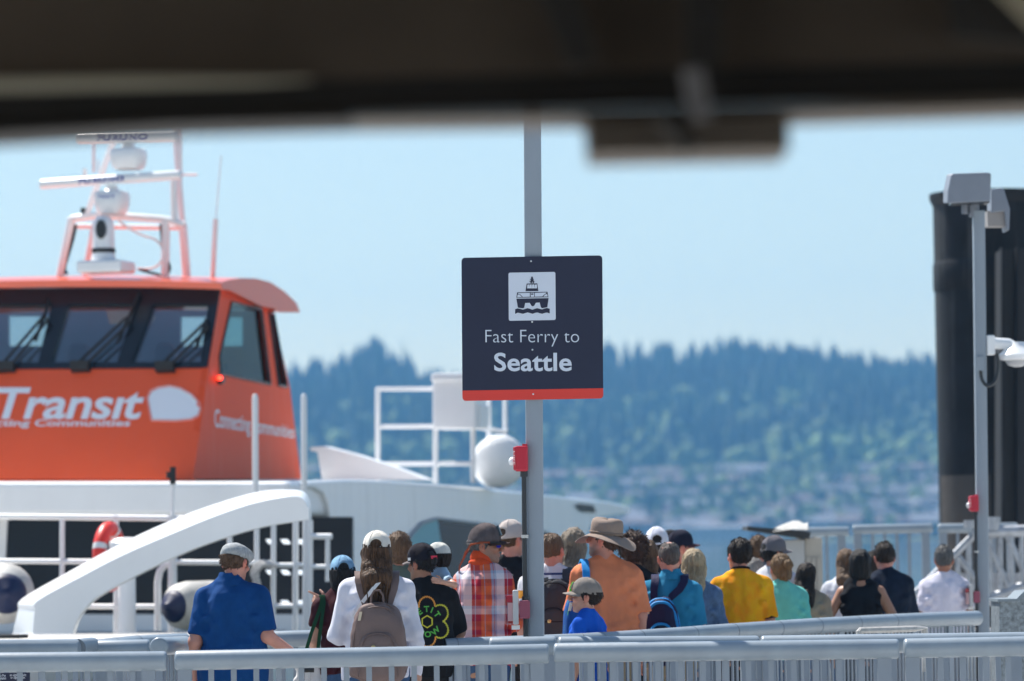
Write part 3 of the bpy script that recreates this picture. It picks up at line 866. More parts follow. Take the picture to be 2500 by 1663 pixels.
for a in (R(20), R(110), R(200), R(290)):
    rad = lambda q: bx_*math.cos(q) + zz*math.sin(q)
    mb = MB(); vv, ff = [], []
    for i in range(4):
        q_ = a + (i-1.5)*.06
        for k in range(12):
            b = 2*math.pi*k/12
            vv.append(rad(q_)*(R0 + r0*1.03*math.cos(b)) + axl*(r0*1.03*math.sin(b)))
    for i in range(3):
        for k in range(12):
            ff.append((i*12+k, i*12+(k+1) % 12, (i+1)*12+(k+1) % 12, (i+1)*12+k))
    mb.add(vv, ff); mb.build('reflective_band', mat('reflective', (.75, .75, .75), .3), lb, smooth=True)

# rope tied round the gate rail
rp = thing('rope', 'pale mooring rope knotted round the white gate rail', 'rope', tuple(fv(640, 1440, rv-.1)))
mb = MB(rp.location)
for k_ in range(3):
    mb.tube([fv(x + k_*5, y + k_*3, rv - .08 - .02*k_) for x, y in refine([(664, 1376), (640, 1372), (622, 1384), (616, 1402), (622, 1420), (612, 1448)], 4)], .022, 7)
mb.build('line', mat('rope_pale', (.55, .53, .50), .9, var=.3, vscale=60, bump=.6, bscale=90), rp, smooth=True)
# ================================================================== railings, posts, sign, kiosk, gangway
m_rail = mat('rail_grey_paint', (0.25, 0.30, 0.345), 0.36, var=0.10, vscale=5, coat=0.15, bump=0.04, bscale=25)
m_rail2 = mat('rail_post_grey', (0.23, 0.27, 0.315), 0.45, var=0.06, vscale=3, bump=0.04, bscale=25)
m_pole = mat('pole_grey', (0.26, 0.305, 0.355), 0.42, var=0.05, vscale=2, bump=0.05, bscale=60, streak=0.15, streak_col=(.22, .24, .26))
bar_cache = {}
def railing(label, pts, r=0.06, step=0.137, posts=(), group=None, bar=(.017, .007), name='railing', bars=True, joints=(), low=None, h0=0.0):
    "pts: polyline of 3-D points along the top of the hand rail"
    pts = [Vector(p) for p in pts]
    b0 = Vector((pts[0].x, pts[0].y, h0))
    t = thing(name, label, 'railing', b0, group=group)
    cl = [p - zz*r for p in pts]
    mb = MB(b0)
    if len(cl) == 2: mb.rtube(cl[0], cl[1], r, 24, .3)
    else:
        mb.tube(cl, r, 20)
    top = mb.build('hand_rail', m_rail, t, smooth=True, auto=40)
    for k in joints:
        L_ = 0
        for a, b in zip(cl[:-1], cl[1:]):
            d = (b-a).length
            if L_ + d >= k:
                q_ = a + (b-a)*((k-L_)/d); dv = (b-a).normalized()
                MB(b0).tube([q_ - dv*.004, q_ + dv*.004], r*1.02, 20).build('joint', mat('joint_dark', (.16, .19, .22), .6), top, smooth=True, auto=40)
                break
            L_ += d
    tot = sum((b-a).length for a, b in zip(cl[:-1], cl[1:]))
    def at(s):
        L_ = 0
        for a, b in zip(cl[:-1], cl[1:]):
            d = (b-a).length
            if L_ + d >= s or (b - cl[-1]).length < 1e-9: return a + (b-a)*((s-L_)/d), (b-a).normalized()
            L_ += d
    if bars:
        s = step*0.6
        while s < tot:
            if not any(abs(s - q_) < step*.4 for q_ in posts):
                c, dv = at(s); h = c.z - r*.6 - h0 - .1
                key = (round(h, 2), bar)
                if key not in bar_cache:
                    me = MB().box((-bar[0], -bar[1], 0), (bar[0], bar[1], h)).mesh('baluster'); me.materials.append(m_rail2); bar_cache[key] = me
                o = link('baluster', bar_cache[key], None, t, (c.x-b0.x, c.y-b0.y, .1))
                o.rotation_euler.z = math.atan2(dv.y, dv.x)
            s += step
    for q_ in posts:
        c, dv = at(min(max(q_, .001), tot-.001)); h = c.z - r*.6 - h0
        key = ('post', round(h, 2))
        if key not in bar_cache:
            me = MB().box((-.042, -.022, 0), (.042, .022, h)).mesh('post'); me.materials.append(m_rail2); bar_cache[key] = me
        o = link('post', bar_cache[key], None, t, (c.x-b0.x, c.y-b0.y, 0)); o.rotation_euler.z = math.atan2(dv.y, dv.x)
    lo = [Vector((c.x, c.y, h0 + .1)) for c in cl]
    MB(b0).tube(lo, .02, 8).build('bottom_rail', m_rail2, t)
    return t
G = 'grey pipe railings in the foreground'
F1, F2 = 23.4, 24.2
railing('nearest grey railing section at the left edge of the picture', [P(-260, 1595, F1), P(407, 1590, F1)], posts=(.12, 1.55), group=G)
railing('long nearest railing section in front of the woman with the taupe backpack', [P(427, 1589, F1), P(1340, 1572, F1)], posts=(.06, 2.2), group=G)
railing('nearest railing section right of the sign post, ending below the navy t-shirt man', [P(1352, 1570, F1), P(2194, 1560, F1-.1)], posts=(.05, 2.0), group=G)
railing('nearest grey railing section at the right edge of the picture', [P(2206, 1559, F1-.1), P(2760, 1549, F1-.1)], posts=(.05, 1.3), group=G)
G2 = 'second row of grey railings'
railing('short second-row railing just left of the sign post', [P(1194, 1556, F2), P(1358, 1553, F2)], posts=(.05, .36), group=G2)
railing('second-row railing right of the sign post, below the boy', [P(1361, 1554, F2), P(1853, 1552, F2+.1)], posts=(.05, 1.2), group=G2, step=.11)
railing('second-row railing at the right, below the grey dock box', [P(1857, 1552, F2+.1), P(2720, 1540, F2+.1)], posts=(.05, 1.6), group=G2, step=.11)
# rows at the left
railing('back railing at the far left with a capped joint', [P(-220, 1564, 24.6), P(186, 1560, 24.6), P(224, 1556, 24.9)], posts=(.5,), joints=(1.07,), group=G2, step=.11)
railing('short back railing left of the man in the blue polo', [P(226, 1563, 24.9), P(366, 1561, 24.9)], posts=(.06, .33), group=G2, step=.11)
railing('railing with round end cap pointing at the viewer beside the blue polo man', [P(387, 1556, 24.6), P(452, 1553, 25.6)], posts=(.05,), group=G2)
railing('thin looking railing leading to the boat behind the left railings', [P(225, 1562, 25.6), P(320, 1552, 27.5), P(450, 1546, 28.5)], r=.055, posts=(.4,), joints=(1.0, 2.0), group=G2)
railing('railing between the blue polo man and the woman in maroon', [P(610, 1542, 27.3), P(788, 1538, 27.3)], posts=(.05,), group=G2, step=.09)
# long curved rail in front of the queue
cpx = [(1086, 1559, 25.9), (1150, 1556, 25.95), (1300, 1551, 26.05), (1420, 1546, 26.2), (1540, 1539, 26.6), (1660, 1531, 27.0), (1770, 1523, 27.6), (1880, 1516, 28.1), (1990, 1509, 28.7), (2100, 1503, 29.3), (2200, 1498, 29.9), (2300, 1494, 30.5), (2384, 1491, 31.0)]
cp = [P(x, y, D) for x, y, D in cpx]
L_ = [0]
for a, b in zip(cp[:-1], cp[1:]): L_.append(L_[-1] + (b-a).length)
railing('long curved grey railing sweeping right in front of the queue', cp, posts=tuple(np.arange(.1, L_[-1], .62)), joints=tuple([.08] + [L_[3] + i*.62 for i in range(8)] + [L_[3]+.2]), step=.062, group='curved railing', bar=(.012, .006))
# bent grey bar behind the railing
tb = thing('frame_bar', 'pale weathered metal frame showing above the right railing', 'frame', tuple(P(2100, 1620, 25.2)))
mb = MB(tb.location)
mb.tube([P(2098, 1640, 25.2), P(2098, 1541, 25.2), P(2100, 1539, 25.2), P(2235, 1535, 25.3), P(2258, 1534, 25.4), P(2259, 1640, 25.4)], .022, 8)
mb.build('tube', mat('weathered_alu', (.45, .44, .42), .5, var=.2, vscale=20), tb)

# ---- sign post
SD = 24.7
def square_post(name, label, x0, y0, x1, y1, D, w, parent=None):
    b = P(x1, y1, D); tp = P(x0, y0, D)
    t = thing(name, label, 'post', (b.x, b.y, 0))
    mb = MB((b.x, b.y, 0)); ax, ay = Vector((w, 0, 0)), Vector((0, w, 0))
    lean = (tp - b) / (tp.z - b.z)
    b0 = b - lean*b.z; t0 = tp
    c = w*.30
    ring = [(-w, -w+c), (-w+c*.3, -w+c*.3), (-w+c, -w), (w-c, -w), (w-c*.3, -w+c*.3), (w, -w+c), (w, w-c), (w-c, w), (-w+c, w), (-w, w-c)]
    n = len(ring)
    vv = [b0 + Vector((x, y, 0)) for x, y in ring] + [t0 + Vector((x, y, 0)) for x, y in ring]
    mb.add(vv, [tuple(range(n))[::-1], tuple(range(n, 2*n))] + [(i, (i+1) % n, n+(i+1) % n, n+i) for i in range(n)])
    mb.build('shaft', m_pole, t, smooth=True, auto=50)
    MB((b.x, b.y, 0)).obox(b0 + zz*.01, ax*2.2, ay*2.2, zz*.012).build('base_plate', m_pole, t)
    return t
square_post('sign_post', 'tall square grey post carrying the ferry sign', 1298, 60, 1308, 1600, SD, .056)
m_navyp = mat('sign_navy', (0.024, 0.028, 0.055), 0.4, spec=.25, var=0.06, vscale=4, bump=.01, bscale=200)
m_signred = mat('sign_red', (0.68, 0.040, 0.026), 0.4)
m_signw = mat('sign_silver', (0.60, 0.66, 0.76), 0.4)
SG = SD - .075
corner = [(1126.5, 629.5), (1470.5, 623.5), (1473, 973), (1129, 979)]
def sg(s, t, o=0.0):
    "sign coordinates (0..1, 0..1 from the top) to a point"
    a = [corner[0][k]*(1-s) + corner[1][k]*s for k in (0, 1)]; b = [corner[3][k]*(1-s) + corner[2][k]*s for k in (0, 1)]
    return P(a[0]*(1-t) + b[0]*t, a[1]*(1-t) + b[1]*t, SG - o)
def rrect(s0, s1, t0, t1, r, n=6, o=0.0, corners=(1, 1, 1, 1)):
    pts = []
    for (cx, cy, a0), on in zip(((s1-r, t0+r, -90), (s1-r, t1-r, 0), (s0+r, t1-r, 90), (s0+r, t0+r, 180)), corners):
        if not on:
            x = s1 if a0 in (-90, 0) else s0; y = t0 if a0 in (-90, 180) else t1
            pts.append(sg(x, y, o)); continue
        for k in range(n+1):
            a = R(a0 + 90*k/n); pts.append(sg(cx + r*math.cos(a), cy + r*math.sin(a), o))
    return pts
sgb = sg(.5, 1)
sign = thing('ferry_sign', 'square dark navy sign reading Fast Ferry to Seattle with red bottom band', 'sign', tuple(sgb))
so = sign.location
panel = MB(so).prism(rrect(0, 1, 0, 1, .026), (0, .004, 0)).build('panel', m_navyp, sign)
MB(so).add(rrect(.0, 1, .928, 1, .026, o=.0012, corners=(0, 1, 1, 0)), [tuple(range(16))]).build('red_band', m_signred, sign)
MB(so).add(rrect(.333, .666, .110, .446, .012, o=.0012), [tuple(range(28))]).build('pictogram_field', m_signw, sign)
# pictogram in field coordinates: zoom pixels of the sign (field 553..1005 x 252..718)
def fp(x, y, o=.0024): return sg((x-103)/(1457-103), (y-(115 - (x-103)*.016))/(1484-110), o)
def fpoly(pts, name='pictogram', m=m_navyp, o=.0024):
    mb = MB(so); mb.add([fp(x, y, o) for x, y in pts], [tuple(range(len(pts)))]); return mb.build(name, m, sign)
fpoly([(628, 508), (938, 504), (925, 590), (900, 596), (872, 600), (862, 588), (852, 545), (815, 548), (800, 575), (785, 583), (772, 576), (756, 548), (712, 550), (703, 595), (690, 601), (665, 598), (642, 594)])
wav = [(615, 610), (640, 601), (665, 606), (690, 614), (715, 606), (735, 600), (757, 606), (782, 615), (805, 606), (828, 600), (850, 606), (875, 612), (900, 603), (922, 598), (948, 606)]
wav2 = [(948, 651), (922, 642), (900, 646), (875, 654), (850, 648), (828, 641), (805, 646), (782, 654), (757, 646), (735, 641), (715, 646), (690, 654), (665, 648), (640, 643), (615, 655)]
mb = MB(so)
for i in range(14): mb.add([fp(*wav[i]), fp(*wav[i+1]), fp(*wav2[13-i]), fp(*wav2[14-i])], [(0, 1, 2, 3)])
mb.build('pictogram_wave', m_navyp, sign)
fpoly([(636, 448), (928, 443), (936, 495), (628, 499)])
fpoly([(645, 455), (758, 453), (758, 490), (690, 492), (665, 466), (645, 462)], m=m_signw, o=.0036)
fpoly([(806, 453), (920, 449), (912, 458), (895, 470), (878, 488), (806, 490)], m=m_signw, o=.0036)
fpoly([(640, 470), (658, 468), (682, 492), (636, 494)], m=m_signw, o=.0036); fpoly([(924, 464), (930, 488), (888, 489), (905, 468)], m=m_signw, o=.0036)
fpoly([(766, 453), (800, 452), (800, 491), (766, 492)], m=m_signw, o=.0036); fpoly([(770, 459), (792, 458), (792, 470), (770, 471)], o=.0048)
fpoly([(728, 364), (830, 362), (840, 435), (716, 437)])
for a, b in (((735, 752)), ((756, 776)), ((781, 801)), ((806, 826))): fpoly([(a, 373), (b, 372), (b+2, 409), (a-3, 410)], m=m_signw, o=.0036)
mb = MB(so)
for a, b, r in (((768, 360), (777, 298), .0035), ((796, 360), (781, 298), .0035), ((756, 343), (803, 342), .0025), ((762, 324), (796, 323), .0025), ((779, 360), (779, 330), .0025), ((770, 343), (790, 330), .0025)):
    mb.tube([fp(*a), fp(*b)], r, 5)
mb.build('pictogram_mast', m_navyp, sign)
def sq(x0, x1, y0, y1): return lambda s, t: fp(x0 + (x1-x0)*s, y1 + (y0-y1)*t, .0024)
text_quad('lettering', 'Fast Ferry to', m_signw, sign, sq(328, 1228, 808, 968), offset=-0.012, space=1.02)
text_quad('lettering', 'Seattle', m_signw, sign, sq(410, 1156, 1026, 1206), offset=0.020, space=1.02)
m_rivet = mat('rivet', (.7, .72, .75), .3, metal=.6)
for x, y in ((772, 148), (778, 731), (779, 999), (783, 1424)):
    MB(so).lathe(fp(x, y, .001), [(.006, 0), (.006, .002), (.003, .005)], 12, (0, -1, 0)).build('rivet', m_rivet, sign, smooth=True)

# ---- fire alarm gear on the posts
m_fire = mat('alarm_red', (.50, .012, .035), .35)
m_fire2 = mat('alarm_dull_red', (.28, .06, .10), .45)
m_clear = glass('clear_plastic', (.95, .95, .97), .92, .1)
m_paper = mat('label_white', (.8, .78, .76), .6)
m_cond = mat('conduit_black', (.02, .025, .03), .4)
def alarm_gear(D, x, ytop, scale, words):
    "strobe on a conduit with a covered pull station below; x is the conduit, D its distance"
    k = FPX / D; q = lambda dx, dy: P(x + dx*scale, ytop + dy*scale, D)
    s = scale / k
    c = q(-6, 30); t = thing('alarm_strobe', 'red fire alarm strobe with clear lens on the %s' % words, 'alarm', tuple(q(-6, 62)))
    o = t.location
    MB(o).obox(c, (16*s, 0, 0), (0, .045, 0), (0, 0, 31*s)).build('housing', m_fire, t, bevel=5*s, bseg=3)
    MB(o).obox(q(-22, 30), (4*s, 0, 0), (0, .05, 0), (0, 0, 29*s)).build('face_plate', m_fire, t, bevel=4*s, bseg=3)
    MB(o).obox(q(2, -2), (6*s, 0, 0), (0, .02, 0), (0, 0, 4*s)).build('cap', m_fire, t)
    MB(o).lathe(q(-26, 37), [(11*s, 0), (11*s, 4*s), (8*s, 9*s), (3*s, 11*s)], 14, (-1, 0, 0)).build('lens', mat('strobe_lens', (.85, .87, .9), .1), t, smooth=True)
    v, f, w = text_mesh('FIRE')
    me = bpy.data.meshes.new('lettering'); me.from_pydata([(q(-22, 12)-o + Vector((1.0*s*-b*4, -.053, -a/w*34*s)))[:] for a, b in v], [], f); link('lettering', me, m_paper, t)
    e = q(0, 400)
    cd = thing('conduit', 'black conduit pipe running down the %s' % words, 'pipe', (e.x, e.y, 0))
    mb = MB(cd.location); mb.tube([q(0, 62), q(2, 300), q(4, 372), Vector((e.x, e.y, .02))], 6*s, 12); mb.build('pipe', m_cond, cd, smooth=True)
    MB(cd.location).tube([q(0, 60), q(0, 74)], 9*s, 12).build('gland', m_cond, cd, smooth=True, auto=40)
    MB(cd.location).tube([q(3, 216), q(3, 224)], 9*s, 12).build('clamp', m_alu, cd, smooth=True, auto=40)
    MB(cd.location).tube([q(4, 366), q(4, 378)], 9*s, 12).build('gland', m_cond, cd, smooth=True, auto=40)
    pt = thing('pull_station', 'dull red alarm call box with clear cover low on the %s' % words, 'call box', tuple(q(-10, 440)))
    o = pt.location
    MB(o).obox(q(2, 398), (13*s, 0, 0), (0, .05, 0), (0, 0, 22*s)).build('box', m_fire2, pt, bevel=3*s)
    MB(o).obox(q(-20, 393), (7*s, 0, 0), (0, .055, 0), (0, 0, 42*s)).build('back_plate', mat('cover_grey', (.5, .5, .5), .5), pt, bevel=3*s)
    MB(o).obox(q(-36, 398), (10*s, 0, 0), (0, .05, 0), (0, 0, 36*s)).build('clear_cover', m_clear, pt, bevel=3*s)
    MB(o).obox(q(-34, 372), (8*s, 0, 0), (0, .04, 0), (0, 0, 8*s)).build('red_label', m_fire, pt)
    MB(o).obox(q(-33, 404), (6*s, 0, 0), (0, .038, 0), (0, 0, 22*s)).build('pull_handle', mat('handle_pink', (.75, .45, .45), .5), pt)
    MB(o).obox(q(-20, 442), (10*s, 0, 0), (0, .03, 0), (0, 0, 5*s)).build('tag', m_paper, pt)
alarm_gear(24.62, 1279, 1090, 1.0, 'sign post')
alarm_gear(32.9, 2382, 1211, 0.62, 'lamp post at the right')

# ---- lamp post at the right
LD = 33.0
lp = square_post('lamp_post', 'slim grey post with floodlights and a dome camera at the right', 2389, 515, 2401, 1560, LD, .05)
o = lp.location
kl = FPX / LD
m_lampg = mat('lamp_grey', (.21, .235, .28), .5, var=.05)
lt = thing('floodlight', 'boxy grey floodlight on top of the right post facing us', 'lamp', tuple(P(2366, 500, LD-.1)), group='floodlights on the right post')
q4 = [(2313, 497), (2418, 492), (2420, 425), (2414, 421), (2326, 424), (2322, 428), (2314, 465)]
MB(lt.location).prism([P(x, y, LD-.25) for x, y in q4], (0, .34, .03)).build('housing', m_lampg, lt, bevel=.012)
MB(lt.location).obox(P(2366, 497, LD-.1), (.16, 0, 0), (0, .14, 0), (0, 0, .006)).build('lens', m_blackfr, lt)
MB(lt.location).tube([P(2378, 492, LD), P(2378, 530, LD)], .045, 10).build('bracket', m_lampg, lt)
MB(lt.location).tube([P(2356, 496, LD), P(2356, 522, LD)], .03, 10).build('sensor', m_lampg, lt)
lt = thing('floodlight', 'second grey floodlight seen edge-on behind the front one', 'lamp', tuple(P(2440, 555, LD+.4)), group='floodlights on the right post')
q5 = [(2420, 462), (2446, 458), (2452, 465), (2466, 510), (2464, 562), (2458, 562), (2452, 515), (2420, 520)]
MB(lt.location).prism([P(x, y, LD+.3) for x, y in q5], (0, .3, 0)).build('housing', m_lampg, lt, bevel=.01)
MB(lt.location).prism([P(x, y, LD+.34) for x, y in ((2410, 515), (2456, 515), (2456, 552), (2412, 552))], (0, .2, 0)).build('bracket', mat('bracket_tan', (.3, .28, .27), .6), lt)
dm = thing('dome_camera', 'white dome security camera on an arm of the right post', 'camera', tuple(P(2470, 890, LD)))
o = dm.location
MB(o).obox(P(2418, 843, LD), (.035, 0, 0), (0, .05, 0), (0, 0, .085)).build('mount', m_white, dm, bevel=.012)
MB(o).tube([P(2424, 838, LD), P(2462, 840, LD), P(2478, 850, LD)], [.05, .048, .05], 12).build('arm', m_white, dm, smooth=True)
MB(o).lathe(P(2484, 872, LD), [(.10, -.03), (.15, -.02), (.16, .02), (.12, .06), (.075, .10), (.06, .13)], 24).build('shroud', m_white, dm, smooth=True, auto=50)
MB(o).lathe(P(2484, 882, LD), [(.03, -.05), (.08, -.035), (.105, .0), (.105, .02)], 24).build('dome', mat('dome_grey', (.4, .41, .43), .2), dm, smooth=True)
MB(o).tube([P(x, y, LD-.05) for x, y in refine([(2434, 862), (2437, 895), (2430, 930), (2412, 942), (2398, 928), (2394, 905)], 4)], .014, 8).build('cable', m_cond, dm, smooth=True)
MB(o).obox(P(2394, 888, LD-.06), (.03, 0, 0), (0, .015, 0), (0, 0, .06)).build('junction', m_pole, dm)

# ---- big steel pile at the right
PD = 46.0
c = P(2450, 1300, PD); kp = FPX / PD
m_pile = mat('pile_black', (.008, .010, .014), .6, spec=.3, var=.6, vscale=2.2, streak=.6, streak_col=(.13, .125, .12), bump=.2, bscale=6, rvar=.15)
pr = 140 / kp
zt = P(2300, 462, PD).z
pile = thing('mooring_pile', 'huge black steel mooring pile behind the lamp post', 'pile', (c.x, c.y + pr, WATER_Z))
o = pile.location
zc = P(2300, 640, PD).z - o.z; zd = P(2300, 700, PD).z - o.z; H_ = zt - o.z
MB().lathe((0, 0, 0), [(pr, -3), (pr, H_-.06), (pr*.9, H_-.05)], 56).build('shell', m_pile, pile, smooth=True, auto=40)
MB().lathe((0, 0, H_-.07), [(pr*1.0, -.08), (pr*1.06, 0), (pr*1.06, .07), (pr*.9, .07)], 56).build('rim', m_pile, pile, smooth=True, auto=40)
MB().lathe((0, 0, 0), [(pr*1.0, zd-.02), (pr*1.022, zd), (pr*1.022, zc), (pr*1.0, zc+.05)], 56).build('collar', m_pile, pile, smooth=True, auto=40)
m_rust = mat('pile_worn', (.06, .055, .052), .8, streak=.9, streak_col=(.13, .07, .035), bump=.5, bscale=8)
zr = P(2300, 1160, PD).z - o.z
vv, ff = [], []
for i in range(15):
    a = R(180 + 12 + 66*i/14)
    for z in (.4, zr): vv.append((pr*1.006*math.cos(a), pr*1.006*math.sin(a), z))
for i in range(14): ff.append((2*i, 2*i+2, 2*i+3, 2*i+1))
MB().add(vv, ff).build('rubbing_sleeve', m_rust, pile, smooth=True)
gp = P(2500, 1300, PD-1.2)
gd = thing('pile_guide', 'dark vertical steel guide against the pile at the right edge', 'steel guide', (gp.x, gp.y, 0))
q6 = lambda x, y: P(x, y, PD-1.0)
MB(gd.location).prism([q6(2441, 1420), q6(2560, 1420), q6(2560, 606), q6(2443, 610)], (0, .5, 0)).build('plate', mat('guide_black', (.010, .011, .014), .6, streak=.3, streak_col=(.1, .1, .11)), gd)
for x in (2441, 2478):
    MB(gd.location).prism([q6(x, 1420) - Vector((0, .14, 0)), q6(x+7, 1420) - Vector((0, .14, 0)), q6(x+7, 606) - Vector((0, .14, 0)), q6(x, 606) - Vector((0, .14, 0))], (0, .14, 0)).build('rib', m_pile, gd)

# ---- gangway behind the queue at the right
GD = 41.0
m_galv = mat('galvanised', (.36, .38, .41), .5, metal=.3, var=.3, vscale=8)
zg = P(2100, 1475, GD).z
gw = thing('gangway', 'galvanised gangway truss sloping down behind the white t-shirt man', 'gangway', (P(2350, 1400, 39).x, 39, 0))
o = gw.location
def gt(name, pl, r, D=39.0): return MB(o).tube([P(x, y, D) for x, y in pl], r, 8).build(name, m_galv, gw, smooth=True)
gt('chord', [(2215, 1470), (2300, 1385), (2374, 1310)], .04); gt('chord', [(2374, 1302), (2500, 1296), (2640, 1292)], .06)
gt('chord', [(2160, 1560), (2500, 1430)], .05)
for x in range(2260, 2520, 26): gt('web_bar', [(x, 1298 if x > 2374 else 1424 - (x-2260)*1.0), (x+2, 1470)], .028)
for x, y0, y1 in ((2340, 1360, 1450), (2400, 1300, 1450), (2455, 1300, 1450)): gt('diagonal', [(x, y0), (x+70, y1)], .035)
gt('bracket', [(2370, 1290), (2370, 1270)], .07); gt('bracket', [(2425, 1295), (2425, 1262)], .07)
plt = MB(o); plt.prism([P(2260, 1480, 39.2), P(2640, 1480, 39.2), P(2640, 1400, 39.2), P(2300, 1400, 39.2)], (0, .06, 0)); plt.build('side_plate', mat('galv_plate', (.42, .44, .47), .6, var=.3, vscale=5), gw)
for lab, x0, x1, y0, y1 in (('far pale railing section behind the kiosk', 1940, 2072, 1288, 1286), ('far pale railing section between the kiosk and the black pile', 2082, 2277, 1282, 1278), ('far pale railing section in front of the black pile', 2290, 2484, 1279, 1276)):
    railing(lab, [P(x0, y0, GD), P(x1, y1, GD)], r=.05, step=.13, posts=(.05, (x1-x0)/FPX*GD-.08), group='far railings on the raised landing', h0=.55)
MB().box((P(1900, 1300, 40).x, 40.4, .35), (P(2700, 1300, 42).x, 46.9, .55)).build('landing', m_deck)
tag(bpy.data.objects['landing'], kind='structure')
MB().box((P(1900, 1300, 40).x, 40.6, 0.0), (P(2700, 1300, 42).x, 46.8, .349)).build('landing_base', m_deck)
tag(bpy.data.objects['landing_base'], kind='structure')
# dock box
db = thing('dock_box', 'galvanised grey steel box at the lower right edge', 'box', (P(2480, 1500, 28).x, 28, 0))
MB(db.location).prism([P(x, y, 28) for x, y in ((2440, 1750), (2620, 1750), (2620, 1440), (2500, 1452), (2482, 1464), (2440, 1464))], (0, .5, 0)).build('body', mat('galv_mottled', (.20, .23, .25), .5, metal=.3, var=.5, vscale=30), db, bevel=.01)
MB(db.location).prism([P(x, y, 27.97) for x, y in ((2436, 1470), (2486, 1468), (2504, 1450), (2620, 1440), (2620, 1432), (2500, 1444), (2482, 1462), (2436, 1463))], (0, .54, 0)).build('lid', mat('galv_dark', (.18, .22, .25), .5), db)
# ---- kiosk with a tarp on its roof
KD = 38.0
kb = P(1930, 1420, KD)
ks = thing('kiosk', 'beige ticket kiosk with black roof behind the yellow shirt man', 'kiosk', (kb.x, KD, 0))
o = ks.location
m_kgrey = mat('kiosk_grey', (.42, .42, .41), .7, var=.06); m_kb = mat('kiosk_beige', (.40, .37, .32), .7, var=.08)
kx = lambda x: P(x, 1400, KD).x
MB(o).box((kx(1840), KD-.2, 0), (kx(1962), KD+.8, P(1900, 1318, KD).z)).build('wall', m_kgrey, ks, bevel=.01)
MB(o).box((kx(1963), KD-.16, 0), (kx(2006), KD+.7, P(1980, 1312, KD).z)).build('side_wall', m_kb, ks, bevel=.01)
for i in range(3): MB(o).box((kx(1966+i*13), KD-.18, .3), (kx(1976+i*13), KD-.155, P(1980, 1362, KD).z)).build('panel', m_kb, ks)
MB(o).prism([P(x, y, KD-.3) for x, y in ((1824, 1294), (1976, 1316), (1980, 1300), (1960, 1296), (1880, 1290), (1826, 1285))], (0, .9, 0)).build('roof', mat('kiosk_roof_black', (.02, .022, .025), .5), ks)
tp = thing('tarp', 'grey-white tarp bundle lying on the kiosk roof', 'tarp', tuple(P(1930, 1300, KD)))
vv, ff = [], []
prof_ = [(1886, 1298), (1890, 1290), (1904, 1284), (1920, 1276), (1936, 1270), (1950, 1272), (1962, 1277), (1972, 1277), (1974, 1285), (1970, 1300)]
nx = len(prof_)
for j in range(7):
    d_ = -.35 + j*.12; hgt = math.sin(math.pi*(j+.6)/7.2)
    for i, (x, y) in enumerate(prof_):
        p_ = P(x, 1300 + (y-1300)*hgt*random.uniform(.92, 1.05), KD + d_); vv.append(p_ - tp.location)
for j in range(6):
    for i in range(nx-1): ff.append((j*nx+i, j*nx+i+1, (j+1)*nx+i+1, (j+1)*nx+i))
MB().add(vv, ff).build('cloth', mat('tarp_cloth', (.42, .42, .40), .8, var=.4, vscale=5, bump=.8, bscale=8), tp, smooth=True)
# ---- fare notice and the suitcase side of the left railing
fn = thing('fare_notice', 'dark notice with white lettering behind the left railing', 'sign', tuple(P(30, 1700, 24.0)))
o = fn.location
MB(o).prism([P(x, y, 24.0) for x, y in ((-60, 1730), (73, 1730), (73, 1642), (-60, 1644))], (0, .01, 0)).build('board', m_navyp, fn)
for tx_, x0, x1, y0, y1 in (('an eligible credit', 24, 64, 1645, 1653), ('or digital wallet.', 26, 62, 1651.5, 1659), ('to Pay', -2, 14, 1646, 1654), ('with debit', -14, 15, 1653, 1659)):
    text_quad('lettering', tx_, m_letter, fn, lambda s, t, x0=x0, x1=x1, y0=y0, y1=y1: P(x0+(x1-x0)*s, y1+(y0-y1)*t, 23.995))
